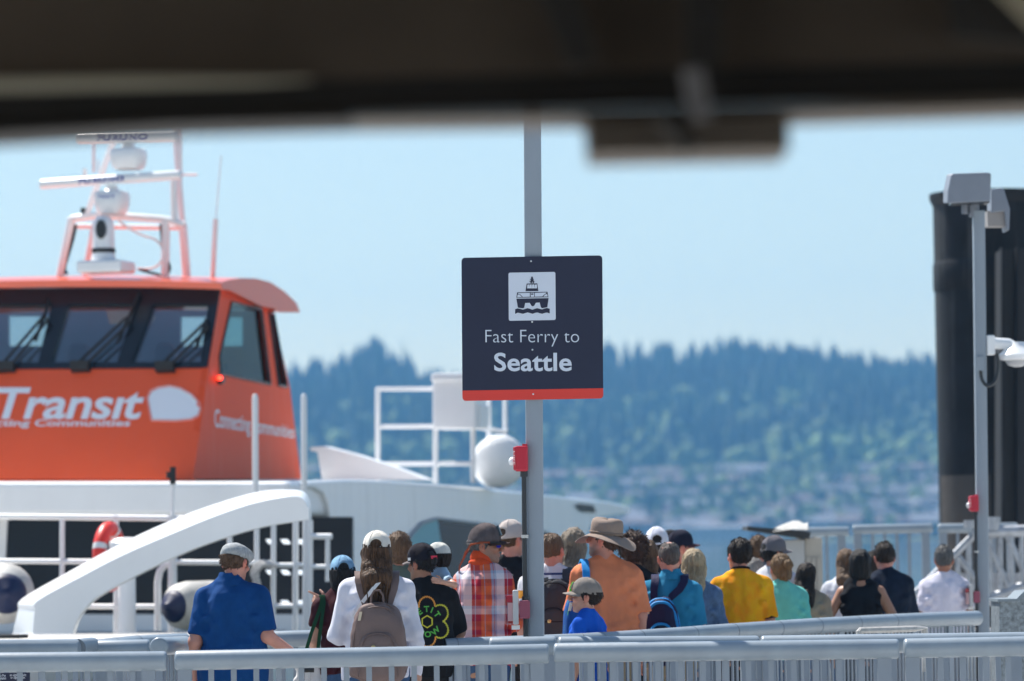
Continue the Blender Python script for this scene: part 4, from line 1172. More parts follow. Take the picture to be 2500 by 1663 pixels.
# ================================================================== people: implicit bodies turned into meshes
def axis(lo, hi, h, refs=()):
    out, x = [lo], lo
    while x < hi:
        s = h
        for a, b, q in refs:
            if a - h < x < b: s = min(s, q)
        x += s; out.append(x)
    return np.array(out, np.float32)
class Field:
    def __init__(s, xs, ys, zs):
        s.xs, s.ys, s.zs = xs, ys, zs
        s.f = np.full((len(xs), len(ys), len(zs)), 0.5, np.float32)
    def win(s, lo, hi):
        sl = []
        for a, l, h in zip((s.xs, s.ys, s.zs), lo, hi):
            sl.append(slice(max(0, int(np.searchsorted(a, l)) - 1), min(len(a), int(np.searchsorted(a, h)) + 1)))
        return tuple(sl)
    def xyz(s, w, T=None):
        x, y, z = s.xs[w[0]][:, None, None], s.ys[w[1]][None, :, None], s.zs[w[2]][None, None, :]
        if T is None: return x, y, z
        m, o = T      # rows of the inverse rotation, and the origin
        x, y, z = x - o[0], y - o[1], z - o[2]
        return tuple(m[i][0]*x + m[i][1]*y + m[i][2]*z for i in range(3))
    def put(s, fn, lo, hi, k=0.02, mode='u', T=None, m=None):
        mg = k + 0.04 if m is None else m
        w = s.win([a - mg for a in lo], [a + mg for a in hi])
        if any(q.stop - q.start < 1 for q in w): return s
        d = fn(*s.xyz(w, T)).astype(np.float32)
        a = s.f[w]
        if mode == 'u':
            h = np.maximum(k - np.abs(a - d), 0) / max(k, 1e-6)
            s.f[w] = np.minimum(a, d) - h*h*k*0.25
        else:
            d = -d
            h = np.maximum(k - np.abs(a - d), 0) / max(k, 1e-6)
            s.f[w] = np.maximum(a, d) + h*h*k*0.25
        return s
    def cone(s, a, b, r1, r2, k=0.02, mode='u', T=None):
        a, b = np.array(a, float), np.array(b, float); r = max(r1, r2)
        ba = b - a; L2 = float(ba @ ba) + 1e-9
        def fn(x, y, z):
            t = np.clip(((x-a[0])*ba[0] + (y-a[1])*ba[1] + (z-a[2])*ba[2]) / L2, 0, 1)
            return np.sqrt((x-a[0]-t*ba[0])**2 + (y-a[1]-t*ba[1])**2 + (z-a[2]-t*ba[2])**2) - (r1 + (r2-r1)*t)
        lo, hi = np.minimum(a, b) - r, np.maximum(a, b) + r
        if T is not None:
            c = np.array(T[1]) + (np.array(T[0]).T @ ((a+b)/2)); e = math.sqrt(L2)/2 + r
            lo, hi = c - e, c + e
        return s.put(fn, lo, hi, k, mode, T)
    def ell(s, c, r, k=0.02, mode='u', T=None, cut=None):
        c, r = np.array(c, float), np.array(r, float)
        def fn(x, y, z):
            X, Y, Z = x-c[0], y-c[1], z-c[2]
            k0 = np.sqrt((X/r[0])**2 + (Y/r[1])**2 + (Z/r[2])**2); k1 = np.sqrt((X/r[0]**2)**2 + (Y/r[1]**2)**2 + (Z/r[2]**2)**2) + 1e-6
            d = k0*(k0-1)/k1
            if cut is not None: d = np.maximum(d, cut(x, y, z))
            return d
        lo, hi = c - r, c + r
        if T is not None:
            cc = np.array(T[1]) + np.array(T[0]).T @ c; e = float(r.max())
            lo, hi = cc - e, cc + e
        return s.put(fn, lo, hi, k, mode, T)
    def noise(s, amp, sc, seed=0.0, w=None, T=None):
        w = w or (slice(None),)*3
        f = s.f[w]
        x, y, z = np.broadcast_arrays(*s.xyz(w, T))
        mk = np.abs(f) < 0.05
        n = vnoise(x[mk]*sc[0] + seed, y[mk]*sc[1] + seed*1.7, z[mk]*sc[2] + seed*.6)
        f[mk] += (n - .5) * 2 * amp
        s.f[w] = f
        return s
    def mesh(s, name, m, parent, paint=None, smooth=True, loc=None):
        f = s.f; neg = f < 0
        nx, ny, nz = f.shape
        cy, cz = ny - 1, nz - 1
        def cid(i, j, k): return (i*cy + j)*cz + k
        ids, pos, quads = [], [], []
        A = (s.xs, s.ys, s.zs)
        for ax in range(3):
            sl0 = [slice(None)]*3; sl1 = [slice(None)]*3
            sl0[ax] = slice(0, -1); sl1[ax] = slice(1, None)
            n0, n1 = neg[tuple(sl0)], neg[tuple(sl1)]
            E = np.argwhere(n0 != n1)
            o1, o2 = [q for q in range(3) if q != ax]
            ok = (E[:, o1] > 0) & (E[:, o1] < f.shape[o1]-1) & (E[:, o2] > 0) & (E[:, o2] < f.shape[o2]-1)
            E = E[ok]
            if len(E) == 0: continue
            E2 = E.copy(); E2[:, ax] += 1
            v0 = f[E[:, 0], E[:, 1], E[:, 2]]; v1 = f[E2[:, 0], E2[:, 1], E2[:, 2]]
            t = v0 / (v0 - v1)
            p = np.stack([A[q][E[:, q]] for q in range(3)], 1).astype(np.float64)
            p[:, ax] += t * (A[ax][E2[:, ax]] - A[ax][E[:, ax]])
            cells = []
            for d1, d2 in ((-1, -1), (0, -1), (0, 0), (-1, 0)):
                c = E.copy(); c[:, o1] += d1; c[:, o2] += d2
                cells.append(cid(c[:, 0], c[:, 1], c[:, 2]))
            for c in cells: ids.append(c); pos.append(p)
            qd = np.stack(cells, 1)
            flip = (v0 < 0) == (ax == 1)
            qd[flip] = qd[flip][:, ::-1]
            quads.append(qd)
        ids = np.concatenate(ids); pos = np.concatenate(pos); quads = np.concatenate(quads)
        u, inv = np.unique(ids, return_inverse=True)
        cnt = np.bincount(inv).astype(float)
        V = np.stack([np.bincount(inv, pos[:, q]) / cnt for q in range(3)], 1)
        Q = np.searchsorted(u, quads)
        col = paint(V) if paint is not None else None
        if loc is not None: V = V - np.array(loc)
        me = np_mesh(name, V, Q, col, smooth)
        return link(name, me, m, parent)

def eul(yaw=0, pitch=0, tilt=0):
    "inverse rotation rows for a head turned left by yaw, nodding down by pitch, tilted right by tilt (degrees)"
    m = Matrix.Rotation(R(yaw), 3, 'Z') @ Matrix.Rotation(R(-pitch), 3, 'X') @ Matrix.Rotation(R(tilt), 3, 'Y')
    return m

# ------------------------------------------------------------------ cloth and skin materials
def skin_mat():
    if 'skin' in MATS: return MATS['skin']
    m = mat('skin', (.5, .3, .2), .5, bump=.08, bscale=120)
    N, L = m.node_tree.nodes, m.node_tree.links
    a = N.new('ShaderNodeAttribute'); a.attribute_name = 'col'
    L.new(a.outputs['Color'], N['Principled BSDF'].inputs['Base Color'])
    N['Principled BSDF'].inputs['Subsurface Weight'].default_value = 0.12
    N['Principled BSDF'].inputs['Subsurface Radius'].default_value = (.02, .006, .003)
    N['Principled BSDF'].inputs['Subsurface Scale'].default_value = 0.5
    return m
def cloth(name, col, var=.10, rough=.9, bump=.25, bscale=26, vscale=9, vcol=None, sheen=.0, stretch=(1, 1, .6), crease=.7):
    if 'cloth_' + name in MATS: return MATS['cloth_' + name]
    m = mat('cloth_' + name, col, rough, var=var, vscale=vscale, bump=bump, bscale=bscale, vcol=vcol, sheen=sheen, spec=.15, stretch=stretch)
    # sharp creases and a fine weave on top of the modelled folds
    N, L = m.node_tree.nodes, m.node_tree.links
    old = next((n for n in N if n.type == 'BUMP'), None)
    tc = N.new('ShaderNodeTexCoord'); mp = N.new('ShaderNodeMapping'); mp.inputs['Scale'].default_value = (1.25, 1.25, .38); mp.inputs['Rotation'].default_value = (0, .35, 0)
    mp.inputs['Location'].default_value = (len(name)*1.37, len(name)*.71, len(MATS)*.53)
    L.new(tc.outputs['Object'], mp.inputs[0])
    rn = N.new('ShaderNodeTexNoise'); rn.noise_type = 'RIDGED_MULTIFRACTAL'
    rn.inputs['Scale'].default_value = 5.5; rn.inputs['Detail'].default_value = 2.5; rn.inputs['Distortion'].default_value = .7
    L.new(mp.outputs[0], rn.inputs['Vector'])
    b2 = N.new('ShaderNodeBump'); b2.inputs['Strength'].default_value = crease; b2.inputs['Distance'].default_value = .022
    L.new(rn.outputs['Fac'], b2.inputs['Height'])
    if old is not None: L.new(old.outputs[0], b2.inputs['Normal'])
    L.new(b2.outputs[0], N['Principled BSDF'].inputs['Normal'])
    return m
def hair_mat(name, col, col2=None):
    key = 'hair_' + name
    if key in MATS: return MATS[key]
    m = mat(key, col, .55, var=.5, vscale=85, vcol=col2 or tuple(min(1, c*2.0 + .01) for c in col), bump=.9, bscale=110, stretch=(1, 1, .07), spec=.25)
    return m
def bands(name, base, lst, axis_='Z', rough=.9):
    "fabric with horizontal bands: lst = [(from, colour), ...] in metres of the garment"
    m = cloth(name, base)
    N, L = m.node_tree.nodes, m.node_tree.links
    tc = N.new('ShaderNodeTexCoord'); sx = N.new('ShaderNodeSeparateXYZ'); L.new(tc.outputs['Object'], sx.inputs[0])
    cr = N.new('ShaderNodeValToRGB'); cr.color_ramp.interpolation = 'CONSTANT'
    mr = N.new('ShaderNodeMapRange'); mr.inputs[1].default_value = 0.8; mr.inputs[2].default_value = 1.6
    L.new(sx.outputs[axis_], mr.inputs[0]); L.new(mr.outputs[0], cr.inputs[0])
    e = cr.color_ramp.elements
    e[0].position = 0; e[0].color = (*base, 1)
    e.remove(e[1])
    for z, c in lst:
        q = e.new((z-.8)/.8); q.color = (*c, 1)
    L.new(cr.outputs[0], N['Principled BSDF'].inputs['Base Color'])
    return m
def plaid_mat():
    if 'plaid' in MATS: return MATS['plaid']
    m = cloth('plaid', (.6, .2, .15)); MATS['plaid'] = m
    N, L = m.node_tree.nodes, m.node_tree.links
    tc = N.new('ShaderNodeTexCoord'); sx = N.new('ShaderNodeSeparateXYZ'); L.new(tc.outputs['Object'], sx.inputs[0])
    org, red, wht, blu = (.72, .13, .045), (.38, .022, .045), (.74, .66, .68), (.34, .40, .50)
    def ramp(sock, off, scale, stops):
        a = N.new('ShaderNodeMath'); a.operation = 'MULTIPLY_ADD'; a.inputs[1].default_value = scale; a.inputs[2].default_value = off
        L.new(sock, a.inputs[0])
        f = N.new('ShaderNodeMath'); f.operation = 'FRACT'; L.new(a.outputs[0], f.inputs[0])
        cr = N.new('ShaderNodeValToRGB'); cr.color_ramp.interpolation = 'CONSTANT'
        e = cr.color_ramp.elements; e[0].position = 0; e[0].color = (*stops[0][1], 1); e.remove(e[1])
        for p_, c in stops[1:]:
            q = e.new(p_); q.color = (*c, 1)
        L.new(f.outputs[0], cr.inputs[0]); return cr.outputs[0]
    # across the back and on round the right side
    ad = N.new('ShaderNodeMath'); ad.operation = 'ADD'; L.new(sx.outputs['Y'], ad.inputs[0]); L.new(sx.outputs['X'], ad.inputs[1])
    u = ramp(ad.outputs[0], .98, 3.3, [(0, org), (.14, blu), (.22, red), (.235, blu), (.30, wht), (.55, red), (.64, blu), (.66, red), (.82, org), (.92, blu), (.94, org)])
    v = ramp(sx.outputs['Z'], .55, 4.2, [(0, org), (.24, red), (.44, wht), (.60, blu), (.68, org), (.86, red)])
    mx = N.new('ShaderNodeMix'); mx.data_type = 'RGBA'; mx.inputs[0].default_value = .36
    L.new(u, mx.inputs[6]); L.new(v, mx.inputs[7]); L.new(mx.outputs[2], N['Principled BSDF'].inputs['Base Color'])
    return m

SKINS = {'fair': (.50, .27, .19), 'pink': (.55, .26, .19), 'tan': (.38, .19, .115), 'mid': (.30, .155, .095), 'brown': (.20, .10, .06)}
TZ = np.array([.74, .82, .90, .97, 1.05, 1.12, 1.20, 1.30, 1.37, 1.42, 1.455, 1.48])
TRX = np.array([.135, .166, .172, .166, .152, .148, .156, .168, .162, .132, .095, .062])
TRY = np.array([.085, .108, .120, .118, .108, .105, .112, .120, .112, .095, .075, .05])
def torso_fn(wf, ff_, add, zlo, zhi, flare=0.0, belly=0.0, n=2.5):
    def fn(x, y, z):
        rx = np.interp(z, TZ, TRX).astype(np.float32) * wf + add
        ry = np.interp(z, TZ, TRY).astype(np.float32) * ff_ + add
        g = np.exp(-((z - 1.02)/.17)**2)
        rx = rx + g*belly*.9 + np.clip(1.15 - z, 0, .4)*flare
        ry = ry + g*belly + np.clip(1.15 - z, 0, .4)*flare
        d = ((np.abs(x)/rx)**n + (np.abs(y + .005)/ry)**n)**(1/n)
        d = (d - 1) * np.minimum(rx, ry)
        return np.maximum(np.maximum(d, zlo - z), z - zhi)
    return fn

HANDS = {}
def add_hand(F, wr, di, side_v, curl=.5, point=False, s=1.0):
    "palm, four fingers and a thumb after the wrist; di forearm direction, side_v thumb side"
    di = Vector(di).normalized(); sv = Vector(side_v); sv = (sv - di*sv.dot(di)).normalized(); nv = di.cross(sv)
    wr = Vector(wr)
    F.cone(wr, wr + di*.03*s, .026*s, .030*s, .02)
    for q in (-1, 0, 1):
        F.cone(wr + di*.02*s + sv*(.013*q*s), wr + di*.085*s + sv*(.024*q*s), .018*s, .0145*s, .014)
    ln = [.064, .074, .080, .070]
    for i in range(4):
        off = (-.030 + .020*i)
        a = wr + di*.088*s + sv*(off*s)
        cu = curl * (.9 if i else 1.0)
        if point and i == 3: cu = 0.02
        elif point: cu = 1.15
        p = a; ang = 0.0
        for j, fr_ in enumerate((.44, .32, .24)):
            ang += cu*(.75, .95, .6)[j]
            d = di*math.cos(ang) + nv*math.sin(ang)
            q = p + d*(ln[i]*fr_*s*1.05)
            F.cone(p, q, (.0098 - .0008*j)*s, (.0092 - .0008*j)*s, .004)
            p = q
    a = wr + di*.030*s + sv*.030*s
    b = a + (di*.6 + sv*.65 + nv*.25).normalized()*.045*s
    c = b + (di*.85 + sv*.2 + nv*.35*(1+curl)).normalized()*.036*s
    F.cone(a, b, .0125*s, .0105*s, .01); F.cone(b, c, .0105*s, .0085*s, .004)

def person(label, px, py, D, H=None, yaw=0, hy=0, hp=0, ht=0, skin='fair', w=1.0, fat=1.0, belly=0.0, shirt=None, sleeve='short', hem=.86, collar=None,
           pants=None, hair='short', hairm=None, hat=None, hatm=None, armL=None, armR=None, res=.0105, hatdz=0.0, child=False, beard=None, fine=False,
           curlL=.5, curlR=.5, point='', thumbL=None, thumbR=None, folds=1.0, seed=None, neckz=1.482, lean=0.0, under=None, tank=False, noface=True, x_off=0.0, hair_len=0.0, sl=.40, base_z=0.0, hs=None):
    "a standing figure: px, py is the pixel at the top of the head (or hat), D its distance"
    seed = seed if seed is not None else (px * .37) % 50
    tp = P(px, py, D)
    H = (tp.z - base_z - hatdz) if H is None else H
    s = H / 1.75
    t = thing('person', label, 'person', (tp.x, tp.y, base_z), R(yaw), s, group='people queueing for the ferry')
    wf = w
    sh = .166 * (.5 + .5*w) * (.92 if child else 1)
    HS = hs or (1.22 if child else 1.0)
    sk = np.array(SKINS[skin])
    # ---- joints
    def arm(a, sd):
        if a is None: a = ((.212*(.6+.4*w), -.02, 1.11), (.218*(.6+.4*w), .06, .87))
        e, r_ = a
        return (Vector((sd*sh, 0, 1.388)), Vector((sd*e[0], e[1], e[2])), Vector((sd*r_[0], r_[1], r_[2])))
    AL, AR = arm(armL, -1), arm(armR, 1)
    neck0 = np.array((0, -.012, 1.45)); hc = np.array((0, .012, 1.633))
    hm = eul(hy, hp, ht)
    piv = Vector((0, -.005, 1.53))
    hcv = piv + hm @ (Vector(hc) - piv)
    T = (np.array(hm.transposed()), np.array(hcv))
    # ---- body
    allp = [AL[1], AL[2], AR[1], AR[2]]
    x0 = min(-.26*w, min(p.x for p in allp) - .13); x1 = max(.26*w, max(p.x for p in allp) + .13)
    y0 = min(-.2, min(p.y for p in allp) - .13); y1 = max(.2, max(p.y for p in allp) + .13)
    hr = .0060 if fine else .0088
    rx = [(hcv.x-.11*HS, hcv.x+.11*HS, hr)]; ry = [(hcv.y-.13*HS, hcv.y+.14*HS, hr)]; rz = [(1.50, 1.80, hr)]
    if fine or point:
        for p in (AL[2], AR[2]):
            rx.append((p.x-.09, p.x+.09, .006)); ry.append((p.y-.09, p.y+.11, .006)); rz.append((p.z-.13, p.z+.08, .006))
    zs = np.concatenate([axis(-.01, .76, .036), axis(.79, 1.80 + .06*(HS-1)*10, res*1.6, rz)])
    F = Field(axis(x0, x1, res*1.6, rx), axis(y0, y1, res*1.6, ry), zs)
    F.put(torso_fn(wf, fat, -.005 if shirt is not None else 0, .74, 1.46, belly=belly*.9), (-.25*w, -.2, .74), (.25*w, .2, 1.48), .02)
    for sd in (-1, 1):
        F.cone((sd*.02, -.015, 1.478), (sd*sh*.92, -.008, 1.392), .044, .048, .05)
        hipx = sd*.088*w
        F.cone((hipx, 0, .86), (hipx*1.05, .01, .47), .088*math.sqrt(w), .056, .03)
        F.cone((hipx*1.05, .01, .47), (hipx*1.1, -.015, .08), .056, .038, .02)
        F.cone((hipx*1.1, -.03, .03), (hipx*1.2, .12, .025), .035, .030, .03)
    for A_, sd in ((AL, -1), (AR, 1)):
        q = math.sqrt(w)
        F.cone(A_[0], A_[1], .049*q, .042*q, .03); F.cone(A_[1], A_[2], .043*q, .028, .02)
        di = (A_[2]-A_[1])
        tv = (thumbL if sd < 0 else thumbR) or (-sd*.35, 1, .1)
        add_hand(F, A_[2], di, tv, curlL if sd < 0 else curlR, point == ('L' if sd < 0 else 'R'))
    F.cone(neck0, (hcv.x*.55, hcv.y*.5 - .012, 1.565), .058*(.75+.25*w), .053*(.8+.2*w), .03)
    a = HS
    def hp_(p): return tuple(q*a for q in p)
    F.ell(hp_((0, -.014, .028)), hp_((.0735, .093, .087)), .02, T=T)
    F.ell(hp_((0, .030, -.036)), hp_((.058, .060, .080)), .03, T=T)
    F.cone(hp_((-.05, .0, -.045)), hp_((-.022, .064, -.092)), .022*a, .019*a, .03, T=T); F.cone(hp_((.05, .0, -.045)), hp_((.022, .064, -.092)), .022*a, .019*a, .03, T=T)
    F.ell(hp_((0, .071, -.094)), hp_((.022, .018, .018)), .018, T=T)
    F.cone(hp_((-.034, .080, .026)), hp_((.034, .080, .026)), .011*a, .011*a, .016, T=T)
    for sd in (-1, 1):
        F.ell(hp_((sd*.031, .098, .004)), hp_((.017, .014, .011)), .012, 's', T=T)
        F.ell(hp_((sd*.031, .078, .003)), hp_((.013, .011, .009)), .004, T=T)
        F.ell(hp_((sd*.040, .068, -.026)), hp_((.024, .018, .018)), .02, T=T)
        F.ell(hp_((sd*.078, -.012, -.012)), hp_((.011, .020, .032)), .007, T=T)
        F.ell(hp_((sd*.090, -.006, -.008)), hp_((.007, .010, .016)), .005, 's', T=T)
    F.cone(hp_((0, .086, .016)), hp_((0, .113, -.024)), .0085*a, .0125*a, .012, T=T)
    F.ell(hp_((0.0, .104, -.030)), hp_((.018, .010, .008)), .01, T=T)
    F.ell(hp_((0, .088, -.055)), hp_((.023, .010, .0065)), .006, T=T); F.ell(hp_((0, .087, -.067)), hp_((.020, .010, .007)), .006, T=T)
    F.ell(hp_((0, .102, -.0608)), hp_((.022, .012, .0022)), .003, 's', T=T)
    mT, oT = np.array(T[0]), np.array(T[1])
    def paint(V):
        h = (V - oT) @ mT.T / a
        c = np.tile(sk, (len(V), 1)) * (0.92 + .16*vnoise(V[:, 0]*30, V[:, 1]*30, V[:, 2]*30)[:, None])
        def near(p, r): return np.exp(-(((h - np.array(p))/np.array(r))**2).sum(1))[:, None]
        red = np.array((1.25, .72, .66))  # skin flush; on the ears it also imitates backlight shining through
        rd = np.clip(near((-.08, -.01, -.01), (.012, .03, .04)) + near((.08, -.01, -.01), (.012, .03, .04)) + .6*near((0, .11, -.026), (.02, .02, .02)) + .35*near((-.045, .07, -.03), (.025, .03, .025)) + .35*near((.045, .07, -.03), (.025, .03, .025)) + .4*near((0, -.06, -.10), (.06, .04, .05)), 0, 1)
        c = c*(1 + (red-1)*rd)
        lip = np.clip(near((0, .098, -.061), (.022, .014, .010))*1.3, 0, 1)
        c = c*(1-lip*.75) + np.array((.38, .12, .10))*lip*.75
        eye = np.zeros((len(V), 1)); 
        for sd in (-1, 1):
            ew = np.clip(near((sd*.031, .090, .003), (.013, .012, .0065))*1.7 - .5, 0, 1); c = c*(1-ew) + np.array((.6, .58, .55))*ew
            ip = np.clip(near((sd*.031, .092, .003), (.006, .012, .006))*2 - .7, 0, 1); c = c*(1-ip) + np.array((.03, .02, .015))*ip
            br = np.clip(near((sd*.033, .090, .024), (.020, .016, .0045))*1.6, 0, 1)*.75; c = c*(1-br) + np.array((.05, .03, .02))*br
        if beard is not None:
            bd = np.clip(near((0, .075, -.085), (.05, .05, .035))*1.4 + near((-.05, .03, -.07), (.03, .04, .035)) + near((.05, .03, -.07), (.03, .04, .035)), 0, 1)*beard[3]
            c = c*(1-bd) + np.array(beard[:3])*bd
        return c
    F.mesh('body', skin_mat(), t, paint)
    # ---- shirt
    if shirt is not None:
        sr = res*1.12 if fine else res*1.2
        G = Field(axis(x0-.01, x1+.01, sr), axis(y0-.01, y1+.01, sr), axis(hem-.03, 1.56, sr))
        add = .014 if not tank else .012
        top = 1.475 if not tank else 1.44
        G.put(torso_fn(wf, fat, add, hem, top, flare=.03, belly=belly), (-.3*w, -.25, hem), (.3*w, .25, 1.5), .02)
        for sd, A_ in ((-1, AL), (1, AR)):
            if tank:
                G.cone((sd*.045, -.014, 1.470), (sd*.098, -.010, 1.428), .054, .054, .03); G.cone((sd*.098, -.010, 1.428), (sd*.10, -.01, 1.32), .054, .070, .03)
                continue
            G.cone((sd*.022, -.014, 1.480), (sd*sh*.94, -.006, 1.392), .056, .060, .04)
            u = (A_[1]-A_[0]); Lu = u.length; un = u.normalized()
            q = math.sqrt(w)
            if sleeve == 'short':
                e = A_[0] + un*(Lu*(sl/.40)*.78)
                pe = np.array(e); nn = np.array(un)
                b = A_[0] + un*(Lu*(sl/.40)*.92)
                aa, bb = np.array(A_[0]), np.array(b); ba = bb-aa; L2 = float(ba@ba)
                def fn(x, y, z, aa=aa, ba=ba, L2=L2, pe=pe, nn=nn):
                    tt = np.clip(((x-aa[0])*ba[0]+(y-aa[1])*ba[1]+(z-aa[2])*ba[2])/L2, 0, 1.2)
                    d = np.sqrt((x-aa[0]-tt*ba[0])**2+(y-aa[1]-tt*ba[1])**2+(z-aa[2]-tt*ba[2])**2) - (.060 + .004*tt)*q
                    return np.maximum(d, (x-pe[0])*nn[0]+(y-pe[1])*nn[1]+(z-pe[2])*nn[2])
                G.put(fn, np.minimum(aa, bb)-.08, np.maximum(aa, bb)+.08, .035)
            else:
                G.cone(A_[0], A_[1], .060*q, .052*q, .035); G.cone(A_[1], A_[1] + (A_[2]-A_[1])*.97, .051*q, .037, .02)
        if collar == 'polo':
            G.cone((0, -.014, 1.470), (0, -.006, 1.518), .074, .069, .008)
        elif collar == 'high':
            G.cone((0, -.012, 1.46), (0, .002, 1.53), .080, .075, .02)
        elif collar == 'hood':
            G.ell((0, -.06, 1.47), (.11, .06, .05), .03)
        # neck hole
        if collar in ('polo', 'high'):
            G.cone((0, -.010, 1.515), (0, .012, 1.62), .058*(.75+.25*w), .06, .004, 's')
        else:
            G.cone((0, -.004, 1.535), (0, .03, 1.62), .058, .075, .006, 's')
        G.cone((0, -.02, 1.40), (0, -.012, 1.488), .075, .064, .02) if not tank else None
        fo = folds
        G0 = G.f.copy()
        G.noise(.014*fo, (8, 8, 1.8), seed); G.noise(.012*fo, (17, 17, 2.8), seed+9); G.noise(.004*fo, (30, 30, 9), seed+4)
        # drag folds from the arm pits
        w_ = (slice(None),)*3
        x, y, z = G.xyz(w_)
        for sd in (-1, 1):
            q_ = np.sin((z*55 + sd*x*38 + y*14))*np.exp(-((np.abs(x)-.15)**2/.006 + (z-1.26)**2/.012))
            G.f += (.009*fo*q_).astype(np.float32)
        q_ = np.sin(z*70 + np.sin(x*14+seed)*2.2)*np.exp(-((z-1.04)**2/.006))
        G.f += (.006*fo*q_).astype(np.float32)
        G.f = np.minimum(G.f - .006, G0 + .004)
        so_ = G.mesh('shirt', shirt, t)
        if collar == 'polo':
            mbc = MB(); vv, ff = [], []; ng = 28
            rings = [(.0665, 1.520), (.073, 1.518), (.082, 1.495), (.089, 1.474), (.084, 1.472), (.068, 1.505)]
            for rr_, z_ in rings:
                for k in range(ng):
                    an = 2*math.pi*k/ng; vv.append((rr_*math.cos(an)*1.05, -.012 + rr_*math.sin(an), z_ - .022*max(0, math.sin(an)) - .006*abs(math.cos(an))))
            for j in range(len(rings)-1):
                for k in range(ng): ff.append((j*ng+k, j*ng+(k+1) % ng, (j+1)*ng+(k+1) % ng, (j+1)*ng+k))
            mbc.add(vv, ff).build('collar', shirt, so_, smooth=True)
    else: so_ = None
    # ---- trousers and shoes
    if pants is not None:
        G = Field(axis(-.24*w, .24*w, .024), axis(-.2, .22, .024), axis(.05, .98, .032))
        G.put(torso_fn(wf, fat, .008, .76, .96, belly=belly*.6), (-.3, -.25, .76), (.3, .25, .96), .02)
        for sd in (-1, 1):
            hx = sd*.088*w
            G.cone((hx, 0, .86), (hx*1.05, .01, .47), .096*math.sqrt(w), .070, .03); G.cone((hx*1.05, .01, .47), (hx*1.1, -.01, .10), .070, .058, .02)
        G.noise(.006, (9, 9, 5), seed)
        G.mesh('trousers', pants, t)
        for sd in (-1, 1):
            mb = MB(); hx = sd*.088*w*1.12
            mb.lathe((0, 0, 0), [(.045, 0), (.05, .02), (.047, .06), (.03, .09)], 14)
            mb.v = [Vector((v.x*.95 + hx, v.y*(2.9 if v.y > 0 else 1.2) - .02, v.z*(1 - max(0, v.y)*6) if v.z > .03 else v.z)) for v in mb.v]
            mb.build('shoe', mat('shoe_dark', (.03, .03, .03), .6), t, smooth=True)
    # ---- hair
    if hairm is not None and hair:
        lo_z = {'short': -.075, 'crop': -.07, 'bald': -.07, 'bob': -.17, 'long': -.4, 'curly': -.11, 'bun': -.08, 'mid': -.11, 'ponytail': -.08}[hair]
        ex = .30 if hair in ('long', 'bob', 'ponytail') else .16
        ex = max(ex, -lo_z + .06, hair_len + .08)*a
        hz0 = hcv.z - ex
        hs_ = .0068 if fine else .0084
        G = Field(axis(hcv.x-.17*a, hcv.x+.17*a, hs_), axis(hcv.y-.22*a, hcv.y+.16*a, hs_), axis(hz0, hcv.z+.17*a, hs_))
        th = {'short': .012, 'crop': .005, 'bald': .004, 'bob': .018, 'long': .016, 'curly': .038, 'bun': .009, 'mid': .018, 'ponytail': .010}[hair]
        def cutf(x, y, z):
            y, z = y/a, z/a
            zc = np.interp(y, [-.10, -.045, -.02, .012, .03, .05, .085], [-.072, -.075, -.045, -.035, .02, .055, .075]) + 0*x
            if hair == 'bald': zc = np.interp(y, [-.10, -.03, .03, .04], [-.07, -.05, -.03, .05]) + 0*x
            return (zc - z)*a
        G.ell(hp_((0, -.016, .028)), hp_((.0735+th, .093+th, .087+th*1.1)), .01, T=T, cut=cutf)
        if hair == 'bald':
            G.ell(hp_((0, .02, .14)), hp_((.055, .085, .045)), .01, 's', T=T)
        if hair == 'curly':
            for i in range(40):
                a_, b_ = random.uniform(0, 6.28), random.uniform(-.4, 1.4)
                p_ = (math.cos(a_)*math.cos(b_)*.10, -.02 + math.sin(a_)*math.cos(b_)*.11, .03 + math.sin(b_)*.11)
                if p_[1] > .03 and p_[2] < .07: continue
                G.ell(hp_(p_), (.028, .028, .026), .012, T=T)
        if hair == 'mid':
            G.ell(hp_((0, -.045, -.035)), hp_((.082, .065, .075)), .02, T=T)
        if hair == 'bob':
            G.ell(hp_((0, -.035, -.045)), hp_((.092, .075, .115)), .03, T=T)
        if hair == 'bun':
            G.ell(hp_((.03, -.115, .035)), hp_((.042, .038, .040)), .012, T=T); G.ell(hp_((.01, -.07, -.04)), hp_((.06, .045, .06)), .02, T=T)
        if hair == 'long':
            hl = hair_len or .28
            for dx, r1, r2 in ((-.058, .040, .022), (.058, .040, .024), (-.02, .052, .030), (.03, .050, .026)):
                aa = hcv + hm @ Vector((dx*a, -.045*a, -.02*a)); bb = Vector((hcv.x + dx*1.15, -.125 - .02*(fat-1)*10, hcv.z - hl*random.uniform(.85, 1.05)))
                mid = Vector((aa.x*.5+bb.x*.5, min(aa.y, bb.y) - .005, 1.47))
                G.cone(aa, mid, r1*a, (r1+r2)/2*1.05, .03); G.cone(mid, bb, (r1+r2)/2*1.05, r2*.6, .03)
        if hair == 'curly': G.noise(.010, (45, 45, 45), seed)
        else: G.noise(.0055 if hair != 'long' else .0075, (48, 48, 7), seed); G.noise(.005, (85, 85, 10), seed+3)
        if hat is not None:
            w_ = (slice(None),)*3
            hx, hy_, hz_ = G.xyz(w_, T)
            lim = .030 if hat[0] != 'flat' else .022
            if hat[0] == 'brim': lim = .035
            G.f = np.maximum(G.f, (hz_/a - lim - .0*hy_)*a).astype(np.float32)
            G.ell(hp_((0, -.014, .030)), hp_((.0755, .095, .088)), .002, T=T, cut=lambda x, y, z: (.0 - z)*1.0)
            lo_face = np.where((hy_ > .05*a) & (hz_ < .05*a), .02, -1)
            G.f = np.maximum(G.f, lo_face).astype(np.float32)
        ho_ = G.mesh('hair', hairm, t)
